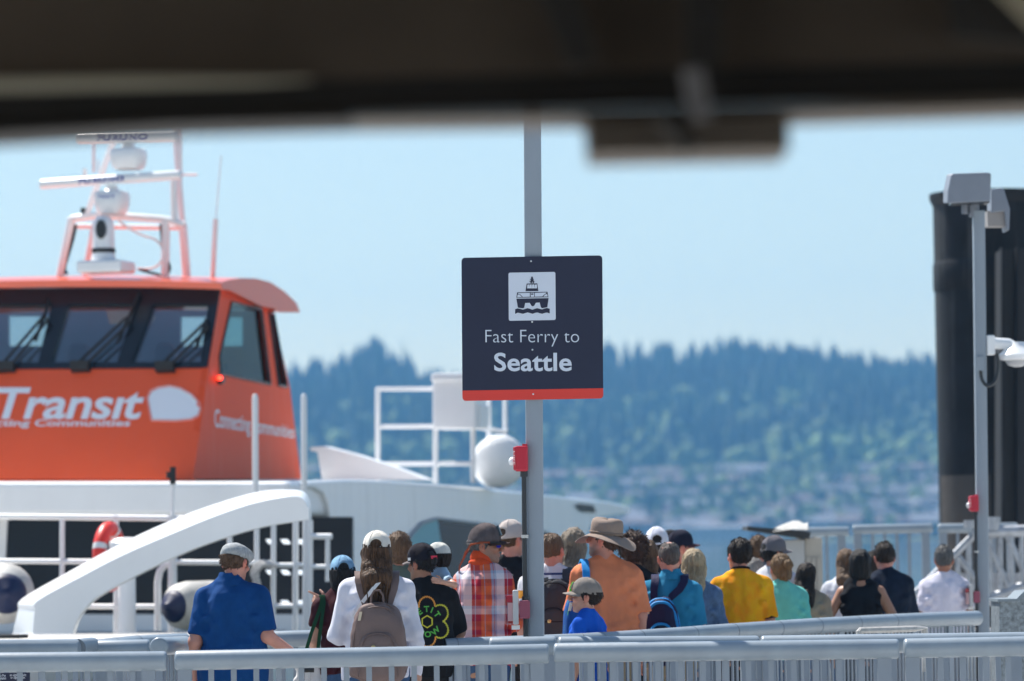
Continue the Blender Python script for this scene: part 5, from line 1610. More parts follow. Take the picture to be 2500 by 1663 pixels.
        if hair in ('short', 'mid', 'curly', 'bun', 'crop', 'bald'):
            rs = random.Random(int(px) + 5); mb = MB()
            ln_ = {'short': .013, 'mid': .010, 'curly': .022, 'bun': .008, 'crop': .005, 'bald': .004}[hair]
            me_ = ho_.data; nvx = len(me_.vertices)
            me_.update()
            for i in range(420 if hair not in ('crop', 'bald') else 260):
                v_ = me_.vertices[rs.randrange(nvx)]
                hv = hm.transposed() @ (v_.co - hcv)
                if hat is not None and hv.z > .02*a: continue
                nr = v_.normal; dn = (nr*rs.uniform(.35, 1.0) + hm @ Vector((rs.uniform(-.35, .35), -.25, -.55 if hv.z < .08*a else .1)))
                dn = dn.normalized(); L1 = ln_*rs.uniform(.6, 1.5)
                mb.tube([v_.co - nr*.002, v_.co + dn*L1*.6, v_.co + (dn + hm @ Vector((0, 0, -.35))).normalized()*L1], [.0030, .0024, .0004], 4, False)
            if mb.v: tag(mb.build('hair_tufts', hairm, ho_, smooth=True), kind='stuff')
        if hair in ('long', 'bob') and D < 31:
            rs = random.Random(int(px)); mb = MB()
            hl = (hair_len or .28) if hair == 'long' else .13
            for i in range(110 if fine else 60):
                an = rs.uniform(-1.25, 1.25)
                q0 = hcv + hm @ (Vector((math.sin(an)*.086, -.014 - math.cos(an)*.105, rs.uniform(-.01, .05)))*a)
                xx = hcv.x + math.sin(an)*(.085 if hair == 'long' else .088)*a
                zb_ = hcv.z - hl*rs.uniform(.75, 1.06)
                yb_ = (-.165 if hair == 'long' else hcv.y - .07 - .045*math.cos(an)) + rs.uniform(-.006, .012)
                pts = []
                ph, am = rs.uniform(0, 6.28), rs.uniform(.002, .009)
                for k in range(8):
                    u_ = k/7; e_ = u_*u_*(3-2*u_)
                    pts.append((q0.x + (xx*(1-.25*u_) - q0.x)*e_ + am*math.sin(ph + u_*6), q0.y + (yb_ - q0.y)*min(1, e_*1.2) + am*.5*math.cos(ph + u_*5), q0.z + (zb_-q0.z)*u_))
                r0 = rs.uniform(.0028, .0050)
                mb.tube(pts, [r0, r0, r0*1.1, r0*1.1, r0, r0*.9, r0*.7, r0*.25], 5)
            tag(mb.build('hair_strands', hairm, ho_, smooth=True), kind='stuff')
    # ---- hat
    if hat is not None:
        make_hat(t, hat, hatm, T, hm, hcv, a, fine)
    t['_s'] = s
    return t, so_, dict(T=T, hm=hm, hcv=hcv, s=s, AL=AL, AR=AR, sh=sh)

def make_hat(t, hat, hatm, T, hm, hcv, a, fine=False):
    kind = hat[0]
    flip = -1 if kind in ('cap_back',) else 1
    def W(p): return hcv + hm @ (Vector(p)*a)
    if kind in ('cap', 'cap_back', 'flat'):
        hs_ = .006 if fine else .0075
        G = Field(axis(hcv.x-.14*a, hcv.x+.14*a, hs_), axis(hcv.y-.16*a, hcv.y+.17*a, hs_), axis(hcv.z-.06*a, hcv.z+.19*a, hs_))
        if kind == 'flat':
            def cutq(x, y, z): return (.012 + (y/a)*(-.04) - z/a)*a
            G.ell((0, -.010*a, .045*a), (.092*a, .112*a, .072*a), .012, T=T, cut=cutq)
            G.ell((0, .045*a, .055*a), (.088*a, .085*a, .052*a), .02, T=T, cut=cutq)
            G.noise(.004, (30, 30, 30), 3.0)
        else:
            hi = hat[1] if len(hat) > 1 else .112
            def cutq(x, y, z): return (.018 + flip*(y/a)*.10 - z/a)*a
            G.ell((0, -.012*a, .018*a), (.0865*a, .106*a, hi*a), .01, T=T, cut=cutq)
            G.ell((0, (-.012+flip*.035)*a, .055*a), (.076*a, .068*a, (hi-.040)*a), .03, T=T, cut=cutq)
            # opening above the strap
            by = -.012 - flip*.106
            if len(hat) > 2 and hat[2]:
                G.ell((0, by*a, .052*a), (.040*a, .045*a, .030*a), .004, 's', T=T)
            G.noise(.0018, (30, 30, 30), 5.0)
        o = G.mesh('hat', hatm, t)
        # visor
        n, rws = 16, 4
        vv, ff = [], []
        ln, wd, dz, dr = (.075, .082, .022, .02) if kind != 'flat' else (.035, .080, .012, .018)
        for j in range(rws+1):
            for i in range(n+1):
                u = -1 + 2*i/n
                base = math.sqrt(max(0, 1-(u*.93)**2))
                y = (-.012 + .100*base if flip > 0 else -.012 + .100*base)
                y = y + ln*(j/rws)*math.sqrt(max(0, 1-(u)**2*.96))
                z = dz + (.012 if kind == 'cap' else 0) - dr*(u*u) - .014*(j/rws)
                vv.append(W((u*wd, flip*y, z)))
        m_ = (rws+1)*(n+1)
        vv += [v - hm @ Vector((0, 0, .0045*a)) for v in vv]
        for j in range(rws):
            for i in range(n):
                p_ = j*(n+1)+i
                ff.append((p_, p_+1, p_+n+2, p_+n+1)); ff.append((m_+p_+n+1, m_+p_+n+2, m_+p_+1, m_+p_))
        for i in range(n):
            p_ = rws*(n+1)+i; ff.append((p_, p_+1, m_+p_+1, m_+p_))
        vm = hat[3] if len(hat) > 3 and hat[3] else hatm
        me = MB().add(vv, ff).mesh('visor', True, 60); link('visor', me, vm, o)
        if kind != 'flat':
            hi = hat[1] if len(hat) > 1 else .112
            MB().lathe(W((0, -.004, .018+hi-.004)), [(.008, 0), (.007, .004), (.003, .006)], 10, hm @ Vector((0, 0, 1))).build('button', hatm, o, smooth=True)
            # seams
            mb = MB()
            for q in range(3):
                an = math.pi*q/3 + math.pi/6
                pts = []
                for k in range(13):
                    b_ = math.pi*k/12
                    x, y, z = .088*math.cos(b_)*math.sin(an), -.012 + .1075*math.cos(b_)*math.cos(an), .020 + (hi+.001)*math.sin(b_)
                    if z > .03: pts.append(W((x, y, z)))
                if len(pts) > 2: mb.tube(pts, .0016*a, 5)
            mb.build('seam', hatm, o)
    elif kind == 'brim':
        rad = hat[1]
        prof_ = [(.088, .030), (.090, .05), (.090, .075), (.088, .10), (.082, .122), (.066, .134), (.03, .136), (0.001, .132)]
        seg = 40; vv, ff = [], []
        for r_, z in prof_:
            for k in range(seg):
                an = 2*math.pi*k/seg; dip = .010*math.cos(an*2)*(z > .12)
                vv.append(W((r_*math.cos(an), -.01 + r_*1.16*math.sin(an), z - .012*(z > .12)*math.cos(an)**2 + random.uniform(-.001, .001))))
        for i in range(len(prof_)-1):
            for k in range(seg): ff.append((i*seg+k, i*seg+(k+1) % seg, (i+1)*seg+(k+1) % seg, (i+1)*seg+k))
        cr = MB().add(vv, ff).build('hat_crown', hatm, t, smooth=True)
        vv, ff = [], []
        rr = [.080, .095, .115, .135, rad*.96, rad]
        for side in (0, 1):
            for j, r_ in enumerate(rr):
                for k in range(seg):
                    an = 2*math.pi*k/seg; e = (r_-.08)/(rad-.08)
                    z = .034 - .030*e - .034*e*e*math.sin(an)**2 + .018*e*math.cos(an*2+.3)*.8 + .004*math.sin(an*5)*e - side*.004
                    vv.append(W((r_*math.cos(an), -.01 + r_*1.13*math.sin(an), z)))
        nn = len(rr)*seg
        for j in range(len(rr)-1):
            for k in range(seg):
                p0, p1 = j*seg+k, j*seg+(k+1) % seg
                ff.append((p0, p0+seg, p1+seg, p1)); ff.append((nn+p0, nn+p1, nn+p1+seg, nn+p0+seg))
        for k in range(seg):
            p0, p1 = (len(rr)-1)*seg+k, (len(rr)-1)*seg+(k+1) % seg
            ff.append((p0, nn+p0, nn+p1, p1))
        MB().add(vv, ff).build('hat_brim', hatm, cr, smooth=True)
        mb = MB(); mb.tube([W((.0915*math.cos(2*math.pi*k/32), -.01+.0915*1.16*math.sin(2*math.pi*k/32), .044)) for k in range(33)], .006, 6); mb.build('hat_band', cloth('hat_band', (.22, .17, .14)), cr)

def decal(so_, t, name, m, verts, faces, off=.004, from_front=False):
    "lay flat (x, z) shapes on the back of a shirt"
    me = so_.data
    bvh = BVHTree.FromPolygons([v.co for v in me.vertices], [tuple(p.vertices) for p in me.polygons])
    out = []
    for x, z in verts:
        h = bvh.ray_cast(Vector((x, -1 if not from_front else 1, z)), Vector((0, 1 if not from_front else -1, 0)))
        y = h[0].y if h[0] is not None else -.12
        out.append((x, y - off, z))
    me2 = bpy.data.meshes.new(name); me2.from_pydata(out, [], faces)
    me2.polygons.foreach_set('use_smooth', [True]*len(me2.polygons))
    return link(name, me2, m, so_)
def strip2(pts, wd):
    "flat ribbon along a 2-D polyline"
    v, f = [], []
    n = len(pts)
    for i in range(n):
        a, b = pts[max(0, i-1)], pts[min(n-1, i+1)]
        dx, dy = b[0]-a[0], b[1]-a[1]; l = math.hypot(dx, dy) or 1
        nx_, ny_ = -dy/l*wd/2, dx/l*wd/2
        v += [(pts[i][0]+nx_, pts[i][1]+ny_), (pts[i][0]-nx_, pts[i][1]-ny_)]
    for i in range(n-1): f.append((2*i, 2*i+2, 2*i+3, 2*i+1))
    return v, f
# ================================================================== the queue
denim = cloth('denim', (.05, .10, .20), var=.3); khaki = cloth('khaki', (.30, .25, .17)); blackp = cloth('black_trousers', (.02, .02, .022)); greyp = cloth('grey_trousers', (.14, .14, .15))
h_brown = hair_mat('brown', (.055, .030, .016)); h_dark = hair_mat('dark', (.009, .006, .005), (.035, .022, .015)); h_black = hair_mat('black', (.006, .005, .005), (.02, .018, .018))
h_grey = hair_mat('grey', (.16, .15, .14), (.34, .33, .32)); h_blond = hair_mat('blond', (.28, .20, .11), (.50, .40, .26)); h_light = hair_mat('light_brown', (.085, .048, .026), (.19, .115, .065))
h_ash = hair_mat('ash', (.16, .12, .085), (.30, .25, .19)); h_mix = hair_mat('brown_highlights', (.018, .010, .007), (.13, .065, .03)); h_salt = hair_mat('salt', (.03, .03, .03), (.20, .20, .20))
c_white = cloth('white_cotton', (.72, .72, .76)); c_black = cloth('black_cotton', (.012, .012, .014), var=.3)

def world_of(t, p):
    return Matrix.Translation(t.location) @ Matrix.Rotation(t.rotation_euler.z, 4, 'Z') @ Matrix.Scale(t.scale[0], 4) @ Vector(p)
def carried(name, label, cat, t, base, group=None):
    "a thing of its own that hangs on a person; built in that person's coordinates around base"
    return thing(name, label, cat, tuple(world_of(t, base)), t.rotation_euler.z, t.scale[0], group)
def ribbon(mb, pts, wd, up, th=.006):
    "flat strap along 3-D points; up gives the direction of the strap's face per point"
    pts = [Vector(p) for p in pts]; n = len(pts); base = len(mb.v)
    wds = wd if hasattr(wd, '__len__') else [wd]*n
    vv, ff = [], []
    for i in range(n):
        d = (pts[min(n-1, i+1)] - pts[max(0, i-1)]).normalized(); u = Vector(up[i] if isinstance(up, list) else up)
        s = d.cross(u).normalized(); u = s.cross(d).normalized()
        for a, b in ((-1, 1), (1, 1), (1, -1), (-1, -1)): vv.append(pts[i] + s*(a*wds[i]/2) + u*(b*th/2))
    for i in range(n-1):
        for k in range(4): ff.append((i*4+k, i*4+(k+1) % 4, i*4+4+(k+1) % 4, i*4+4+k))
    ff += [(3, 2, 1, 0), tuple((n-1)*4+k for k in range(4))]
    return mb.add(vv, ff)
def backpack(t, label, mats, hw=.165, z0=.82, z1=1.33, dep=.085, yb=-.215, x=0.0, res=.0085, straps=(-1, 1), sx=.062, shx=.10, detail=True, seed=1.0, tr=.005, handle=True):
    m_main, m_pock, m_trim = mats
    zc, hh = (z0+z1)/2, (z1-z0)/2
    base = (x, yb, z0)
    b = carried('backpack', label, 'backpack', t, base, 'backpacks in the queue')
    def shell(hw_, z0_, z1_, yc, dp):
        zc_, hh_ = (z0_+z1_)/2, (z1_-z0_)/2
        def fn(X, Y, Z):
            nz = np.where(Z > zc_, 2.6, 4.5)
            taper = 1 - .10*np.clip((Z-zc_)/hh_, -1, 1)
            o = ((np.abs(X-x)/(hw_*taper))**2.8 + (np.abs(Z-zc_)/hh_)**nz)**(1/2.8)
            q = np.abs(Y-yc)/dp
            return ((np.clip(o, 0, 3)**3.2 + q**3.2)**(1/3.2) - 1)*dp*.9
        return fn
    G = Field(axis(x-hw-.05, x+hw+.05, res), axis(yb-dep-.09, yb+dep+.04, res), axis(z0-.04, z1+.04, res))
    G.put(shell(hw, z0, z1, yb, dep), (x-hw, yb-dep, z0), (x+hw, yb+dep, z1), .01)
    G.noise(.006, (9, 9, 9), seed); G.noise(.003, (22, 22, 22), seed+2)
    G.mesh('bag', m_main, b, loc=base)
    pz1 = z0 + (z1-z0)*.66
    G = Field(axis(x-hw, x+hw, res), axis(yb-dep-.07, yb, res), axis(z0-.01, pz1+.04, res))
    G.put(shell(hw*.74, z0+.03, pz1, yb-dep*.72, dep*.62), (x-hw, yb-dep*1.6, z0), (x+hw, yb, pz1), .006)
    G.noise(.004, (12, 12, 12), seed+5)
    G.mesh('pocket', m_pock, b, loc=base)
    if detail:
        def outline(hw_, za, zb_, y, n=26):
            zc_, hh_ = (za+zb_)/2, (zb_-za)/2; pts = []
            for i in range(n+1):
                a_ = math.pi*i/n
                cx_, sz = math.cos(a_), math.sin(a_)
                pts.append(Vector((x + hw_*math.copysign(abs(cx_)**.72, cx_), y, za + (zb_-za)*abs(sz)**.75)))
            return pts
        mb = MB(base)
        mb.tube(outline(hw*.90, z0+.10, z1-.028, yb-dep*.66), tr, 6); mb.tube(outline(hw*.985, z0+.08, z1-.004, yb-dep*.30), tr, 6)
        mb.tube(outline(hw*.70, z0+.06, pz1-.015, yb-dep*1.24), tr*.8, 6)
        mb.build('piping', m_trim, b, smooth=True)
        zl = z0 + (pz1-z0)*.70
        MB(base).box((x-hw*.46, yb-dep*1.36, zl-.003), (x+hw*.46, yb-dep*1.30, zl+.003)).build('zip', m_trim, b)
        MB(base).lathe((x-hw*.16, yb-dep*1.36, zl+.004), [(.006, 0), (.014, .004), (.006, .008)], 10, (0, -1, 0)).build('zip_pull', mat('brass', (.6, .42, .18), .3, metal=.8), b)
        MB(base).obox((x-hw*.62, yb-dep*.86, z1-.085), (.009, 0, 0), (0, .006, 0), (.006, 0, .028)).build('zip_pull', mat('brass_pale', (.62, .52, .40), .35, metal=.5), b)
        if handle: MB(base).tube([(x-.040, yb-.02, z1-.01), (x-.036, yb-.015, z1+.045), (x-.018, yb-.01, z1+.075), (x+.018, yb-.01, z1+.075), (x+.036, yb-.015, z1+.045), (x+.040, yb-.02, z1-.01)], .007, 8).build('handle', m_trim, b, smooth=True)
    for sd in straps:
        mb = MB(base)
        sp_ = [(x+sd*sx, yb+dep*.55, z1-.07), (x+sd*(sx+.004), yb+dep*.85, z1-.01), (x*.3+sd*(shx*.8+sx*.2), -.135, 1.40), (sd*shx, -.105, 1.455), (sd*shx, -.06, 1.492), (sd*shx*1.02, -.01, 1.505), (sd*shx*1.03, .05, 1.485), (sd*shx*1.06, .115, 1.40), (sd*shx*1.15, .15, 1.25), (sd*shx*1.5, .09, 1.05)]
        ups = [(0, -1, .2), (0, -1, .3), (0, -.9, .5), (0, -.8, .6), (0, -.5, 1), (0, 0, 1), (0, .5, 1), (0, 1, .4), (0, 1, 0), (sd*.6, 1, 0)]
        rp = [Vector(p) for p in sp_]
        ribbon(mb, rp, [.05, .052, .056, .06, .06, .06, .058, .055, .045, .03], ups, .014)
        mb.build('strap', m_main, b, smooth=True, auto=50)
    return b

# 1 man in the blue polo, hand out to his luggage
poloblue = cloth('polo_blue', (.006, .052, .185), var=.16)
p1, s1, i1 = person('man in royal blue polo shirt and grey flat cap, back turned, behind the left railing', 566, 1330, 25.2, yaw=-6, hy=-22, hp=16, skin='pink', w=1.11, belly=.02, shirt=poloblue, collar='polo', hem=.84,
    pants=khaki, hair='short', hairm=h_brown, hat=('flat',), hatm=cloth('flatcap_grey', (.33, .35, .36), var=.3, vscale=60), hatdz=-.01, armL=((.245, -.05, 1.10), (.262, .03, .87)), armR=((.238, -.03, 1.13), (.43, .06, .985)), res=.0085, fine=True, curlR=1.3, sl=.44, hs=1.06)
# suitcase whose handle he holds
hpx = P(748, 1640, 25.2)
sc_ = thing('suitcase', 'pale suitcase with silver pull handle held by the blue polo man', 'suitcase', (hpx.x, hpx.y, 0))
MB().box((-.2, -.13, .06), (.2, .13, .60)).build('case', mat('case_shell', (.45, .45, .44), .45), sc_, bevel=.04, bseg=3)
hz_ = hpx.z + .01
for sd in (-1, 1): MB().tube([(sd*.018 - .0, 0, .58), (sd*.018, 0, hz_)], .008, 8).build('handle_tube', m_alu, sc_, smooth=True)
MB().tube([(-.05, 0, hz_), (.05, 0, hz_)], .016, 10).build('grip', m_rubber, sc_, smooth=True)
for sx_ in (-1, 1):
    for sy_ in (-1, 1): MB().lathe((sx_*.16 - .012, sy_*.1, .03), [(.03, 0), (.03, .024)], 12, (1, 0, 0)).build('wheel', m_rubber, sc_)

# 2 woman in maroon, pointing
maroon = cloth('maroon', (.045, .010, .014), var=.2)
p2, s2, i2 = person('woman in maroon top and pale blue denim cap, pointing left', 836, 1357, 26.3, yaw=8, skin='fair', w=0.92, fat=.92, shirt=maroon, sleeve='short', sl=.30, hem=.90, pants=denim, hair='bob', hairm=h_black,
    hat=('cap', .112, True), hatm=cloth('denim_cap', (.20, .36, .52), var=.25, vscale=40), hatdz=.015, armR=((.17, .20, 1.27), (-.10, .26, 1.405)), armL=((.215, .02, 1.14), (.19, .14, .93)), point='R', thumbR=(0, -.2, 1), fine=True, hs=1.05)
v, f, w_ = text_mesh('POLO')
me = bpy.data.meshes.new('lettering')
pts = []
for a_, b_ in v:
    u = (a_/w_ - .5)*.036; zq = .086 + b_*.009
    th_ = math.asin(max(-1, min(1, u/.0865)))
    rr_ = math.sqrt(max(0.01, 1 - ((zq-.018)/.112)**2))
    pts.append(tuple(i2['hcv'] + i2['hm'] @ (Vector((math.sin(th_)*.0895*rr_, -.012 - math.cos(th_)*.110*rr_, zq))*1.05)))
me.from_pydata(pts, [], f); link('lettering', me, mat('thread_navy', (.03, .05, .15), .8), p2)
tote = carried('tote_bag', 'white tote bag with long dark green straps on the maroon woman', 'bag', p2, (-.26, -.06, .80))
bs = (-.26, -.06, .80)
G = Field(axis(-.42, -.10, .01), axis(-.14, .04, .01), axis(.56, 1.12, .01))
def fn(X, Y, Z):
    rx = np.interp(Z, [.6, .75, .95, 1.04, 1.07], [.13, .135, .10, .05, .02]); ry = np.interp(Z, [.6, .8, 1.0, 1.07], [.05, .05, .03, .01])
    return np.maximum((((np.abs(X+.26)/rx)**2.6 + (np.abs(Y+.05)/ry)**2.6)**(1/2.6) - 1)*np.minimum(rx, ry), np.maximum(.6-Z, Z-1.07))
G.put(fn, (-.4, -.12, .6), (-.12, .02, 1.07), .01); G.noise(.012, (14, 14, 7), 3.0); G.noise(.006, (30, 30, 20), 5.0)
G.mesh('bag', cloth('tote_white', (.66, .65, .63), var=.12), tote, loc=bs)
m_green = cloth('strap_green', (.012, .055, .025))
for x1_, y1_, sh_ in ((-.30, -.06, -.165), (-.205, -.07, -.15)):
    mb = MB(bs); ribbon(mb, [(x1_, y1_, 1.02), (x1_*.6+sh_*.4, -.09, 1.20), (sh_, -.085, 1.42), (sh_, -.03, 1.478), (sh_, .05, 1.45), (sh_-.03, .12, 1.2)], .026, [(0, -1, 0), (0, -1, 0), (0, -1, .4), (0, 0, 1), (0, 1, .4), (0, 1, 0)], .006)
    mb.build('strap', m_green, tote, smooth=True, auto=50)

# 3 woman in white with the taupe backpack
p3, s3, i3 = person('woman in white long-sleeved top and cream cap wearing the taupe backpack', 919, 1297, 24.9, yaw=2, hy=-4, skin='fair', w=1.06, fat=1.05, shirt=cloth('white_jersey', (.66, .66, .74)), sleeve='long', hem=.84, pants=denim, hair='long', hair_len=.34, hairm=h_mix,
    hat=('cap', .112, True), hatm=cloth('cream_cap', (.66, .63, .57), var=.08), hatdz=.015, armL=((.262, .0, 1.11), (.13, .24, 1.13)), armR=((.228, -.02, 1.12), (.245, .03, .85)), res=.0085, fine=True, hs=1.04)
m_taupe = cloth('taupe_nylon', (.190, .135, .122), var=.07, rough=.6, bump=.3, bscale=18)
backpack(p3, 'taupe nylon backpack with brass zip pulls worn by the woman in white', (m_taupe, m_taupe, cloth('taupe_trim', (.15, .105, .095), rough=.6)), hw=.178, z0=.79, z1=1.315, yb=-.235, dep=.095, sx=.068, shx=.112)
ws = carried('shoulder_strap', 'white bag strap crossing the back of the woman in white', 'strap', p3, (0, -.15, 1.35))
mb = MB((0, -.15, 1.35)); ribbon(mb, [(.052, -.135, 1.475), (.035, -.165, 1.468), (.0, -.178, 1.43), (-.05, -.172, 1.37), (-.10, -.155, 1.31), (-.15, -.125, 1.22)], .024, (0, -1, .15), .006); mb.build('strap', cloth('strap_white', (.72, .73, .76)), ws, smooth=True)

# 4 brown-haired person behind
person('person with light brown hair mostly hidden behind the woman in the cream cap', 974, 1304, 28.6, yaw=-10, skin='fair', shirt=cloth('dull_green', (.12, .15, .12)), pants=greyp, hair='mid', hairm=h_light, hs=1.03)

# 5 man in the black t-shirt with the flower print
p5, s5, i5 = person('man in black t-shirt with green and yellow flower print and black cap', 1036, 1327, 26.0, yaw=6, hy=42, hp=6, skin='mid', w=1.10, belly=.03, shirt=c_black, hem=.84, sl=.47, pants=blackp, hair='short', hairm=h_black,
    hat=('cap', .118, True, cloth('visor_grey', (.16, .14, .14))), hatm=cloth('cap_black', (.016, .014, .02), var=.3), hatdz=.02, armL=((.23, .05, 1.13), (.12, .25, 1.10)), armR=((.245, .10, 1.14), (.20, .30, 1.16)), res=.0085, fine=True, hs=1.05)
# print: petals outline and words, in metres on the back
cxp, czp = .0, 1.225
def rad(r0, amp, n, a0=0.0, jag=0.0, cnt=150):
    out = []
    for i in range(cnt+1):
        a_ = 2*math.pi*i/cnt
        r_ = r0 + amp*abs(math.sin((a_-a0)*n/2))**.8 + jag*(1 if i % 2 else -1)
        out.append((cxp + r_*math.cos(a_), czp + r_*math.sin(a_)*1.06))
    return out
g_y, g_o, g_g = mat('print_yellow', (.55, .52, .04), .8), mat('print_orange', (.75, .30, .05), .8), mat('print_green', (.10, .42, .06), .8)
o_ = rad(.112, .052, 6, R(0), .0035)
for k in range(6):
    a0 = R(k*60); seg = []
    pts_ = [q for i, q in enumerate(o_) if (k*60 - 2) <= i*360/150 <= (k+1)*60 + 2]
    v, f = strip2(pts_, .011); decal(s5, p5, 'petal_outline', g_o if k in (1, 4) else g_y, v, f, .005)
v, f = strip2([(cxp + .040*math.cos(R(60*i+30)), czp + .042*math.sin(R(60*i+30))) for i in range(7)], .010); decal(s5, p5, 'hexagon', g_y, v, f, .005)
for word, angs, flip in (('LETIT', (166, 128, 92, 66, 34), False), ('SNOW', (206, 238, 272, 312), True)):
    for ch, an in zip(word, angs):
        v, f, w_ = text_mesh(ch, offset=.03)
        a_ = R(an); ro = a_ - math.pi/2 if not flip else a_ + math.pi/2
        hgt = .042; vv = []
        for q in v:
            lx, lz = (q[0]-w_/2)*hgt*1.05, (q[1]-.5)*hgt
            rr_ = .085
            vv.append((cxp + rr_*math.cos(a_) + lx*math.cos(ro) - lz*math.sin(ro), czp + rr_*1.04*math.sin(a_) + lx*math.sin(ro) + lz*math.cos(ro)))
        decal(s5, p5, 'print_letter', g_g, vv, f, .005)

hm, hcv = i5['hm'], i5['hcv']
MB().obox(hcv + hm @ Vector((.0, -.122, .03)), hm @ Vector((.030, 0, 0)), hm @ Vector((0, .003, 0)), hm @ Vector((0, 0, .011))).build('strap_tab', mat('tab_red', (.65, .02, .06), .6), p5)
MB().obox(hcv + hm @ Vector((-.092, .03, .035)), hm @ Vector((.002, 0, 0)), hm @ Vector((0, .012, 0)), hm @ Vector((0, 0, .010))).build('cap_label', m_paper, p5)
MB().tube([hcv + hm @ Vector((-.082, -.02, .006)), hcv + hm @ Vector((-.080, .09, .008))], .004, 6).build('spectacle_arm', m_rubber, p5)

# 6 child carried by him
p6, s6, i6 = person('small child in white cap and pale blue top carried with an arm over his shoulder', 1072, 1328, 26.17, H=.93, base_z=P(1072, 1328, 26.17).z - .955, yaw=115, hy=-52, skin='fair', w=.95, child=True, shirt=cloth('pale_blue', (.40, .55, .70)), sl=.30, pants=denim, hair='mid', hairm=h_dark, hs=1.42,
    hat=('cap', .112, False), hatm=cloth('white_cap', (.62, .62, .57), var=.06), armL=((.45, .0, 1.275), (.52, .19, 1.315)), armR=((.2, .2, 1.2), (.1, .35, 1.15)), thumbL=(0, .2, 1), curlL=.35, fine=True)

# 7 man in plaid, facing right
p7, s7, i7 = person('man in red and orange plaid shirt, brown cap and blue mirrored sunglasses', 1178, 1280, 27.0, yaw=-38, hy=-60, hp=3, skin='tan', w=1.03, shirt=plaid_mat(), sleeve='long', collar='high', hem=.82, pants=denim, hair='short', hairm=h_salt,
    hat=('cap', .122, False, cloth('visor_dark', (.055, .032, .028))), hatm=cloth('cap_brown', (.105, .085, .085), var=.25, vscale=30), hatdz=.025, armL=((.235, .08, 1.12), (.06, .27, 1.08)), armR=((.235, .05, 1.11), (.05, .24, 1.10)), res=.0085, fine=True, hs=1.06, beard=(.10, .08, .075, .35))
hm, hcv, HS7 = i7['hm'], i7['hcv'], 1.06
W7 = lambda x, y, z: hcv + hm @ (Vector((x, y, z))*HS7)
for sd in (-1, 1):
    vv = []
    for i in range(13):
        a_ = 2*math.pi*i/13
        vv.append(W7(sd*(.036 + .027*math.cos(a_)), .103 - .020*(.5 + .5*math.cos(a_)), .004 + .019*math.sin(a_)))
    MB().prism(vv, hm @ Vector((0, -.006, 0))).build('lens', mat('mirror_blue', (.02, .03, .55), .12, metal=.4), p7)
    MB().tube([W7(sd*.060, .090, .016), W7(sd*.080, .06, .018), W7(sd*.083, .0, .016)], .006, 6).build('spectacle_arm', m_rubber, p7)
MB().tube([W7(-.06, .088, .02), W7(0, .112, .018), W7(.06, .088, .02)], .005, 6).build('spectacle_bridge', m_rubber, p7)
m_cord = cloth('cord_rust', (.30, .075, .035))
for sd in (-1, 1):
    MB().tube([W7(sd*.086, .04, .019), W7(sd*.088, -.02, .016), W7(sd*.075, -.085, .0), W7(sd*.03, -.125, -.05), W7(0, -.14, -.09)], .007, 6).build('spectacle_cord', m_cord, p7, smooth=True)
MB().tube([W7(0, -.14, -.09), W7(-.012, -.165, -.14), W7(-.02, -.17, -.20)], [.008, .006, .004], 6).build('cord_tail', m_cord, p7, smooth=True)
mbp = MB(); mbp.prism([W7(-.030, .092, .060), W7(.030, .092, .060), W7(.026, .066, .122), W7(-.026, .066, .122)], hm @ Vector((0, .012, .008))); mbp.build('cap_patch', mat('patch_blue', (.015, .03, .045), .35), p7)
vv, ff = [], []
for rr_, z_ in ((.066, 1.575), (.074, 1.580), (.083, 1.562), (.086, 1.540), (.082, 1.522), (.092, 1.512), (.094, 1.496), (.088, 1.482), (.07, 1.48)):
    for k in range(28):
        an = 2*math.pi*k/28; vv.append(((rr_ + random.uniform(-.002, .002))*math.cos(an), -.010 + rr_*math.sin(an) + .012*(z_-1.48)/.1, z_ - .020*math.sin(an) + .006*math.sin(an*3+z_*40)))
for j_ in range(8):
    for k in range(28): ff.append((j_*28+k, j_*28+(k+1) % 28, (j_+1)*28+(k+1) % 28, (j_+1)*28+k))
MB().add(vv, ff).build('neck_gaiter', cloth('gaiter_orange', (.62, .075, .02)), p7, smooth=True)

# 8 man in cream cap and black print t-shirt
p8, s8, i8 = person('tall man in cream cap and black t-shirt with a portrait print', 1243, 1272, 29.0, yaw=-14, hy=-24, skin='pink', w=1.08, shirt=cloth('black_tee', (.014, .013, .015), var=.3), sl=.44, pants=blackp, hair='crop', hairm=h_brown,
    hat=('cap', .118, True), hatm=cloth('cap_cream', (.50, .44, .41), var=.06), hatdz=.02, hs=1.07)
gq = mat('print_grey', (.32, .30, .29), .8); gp_ = mat('print_pale', (.50, .36, .36), .8)
cx8, cz8 = -.015, 1.345
def poly_dec(pts, m_, nm='print'):
    n_ = len(pts); cx_ = sum(a for a, _ in pts)/n_; cz_ = sum(b for _, b in pts)/n_
    decal(s8, p8, nm, m_, [(cx8+a*.8, cz8+b*.8) for a, b in pts] + [(cx8+cx_*.8, cz8+cz_*.8)], [(i, (i+1) % n_, n_) for i in range(n_)], .006)
poly_dec([(-.085, .045), (-.05, .062), (-.04, .10), (-.01, .118), (.02, .112), (.035, .07), (.09, .052), (.092, .040), (.04, .046), (.0, .052), (-.04, .045)], gq, 'print_hat')
poly_dec([(.0, .040), (.03, .036), (.038, .0), (.026, -.03), (.008, -.034), (-.008, -.005)], gp_, 'print_face')
poly_dec([(-.02, -.06), (.02, -.055), (.03, -.075), (-.01, -.085)], gq, 'print_collar')

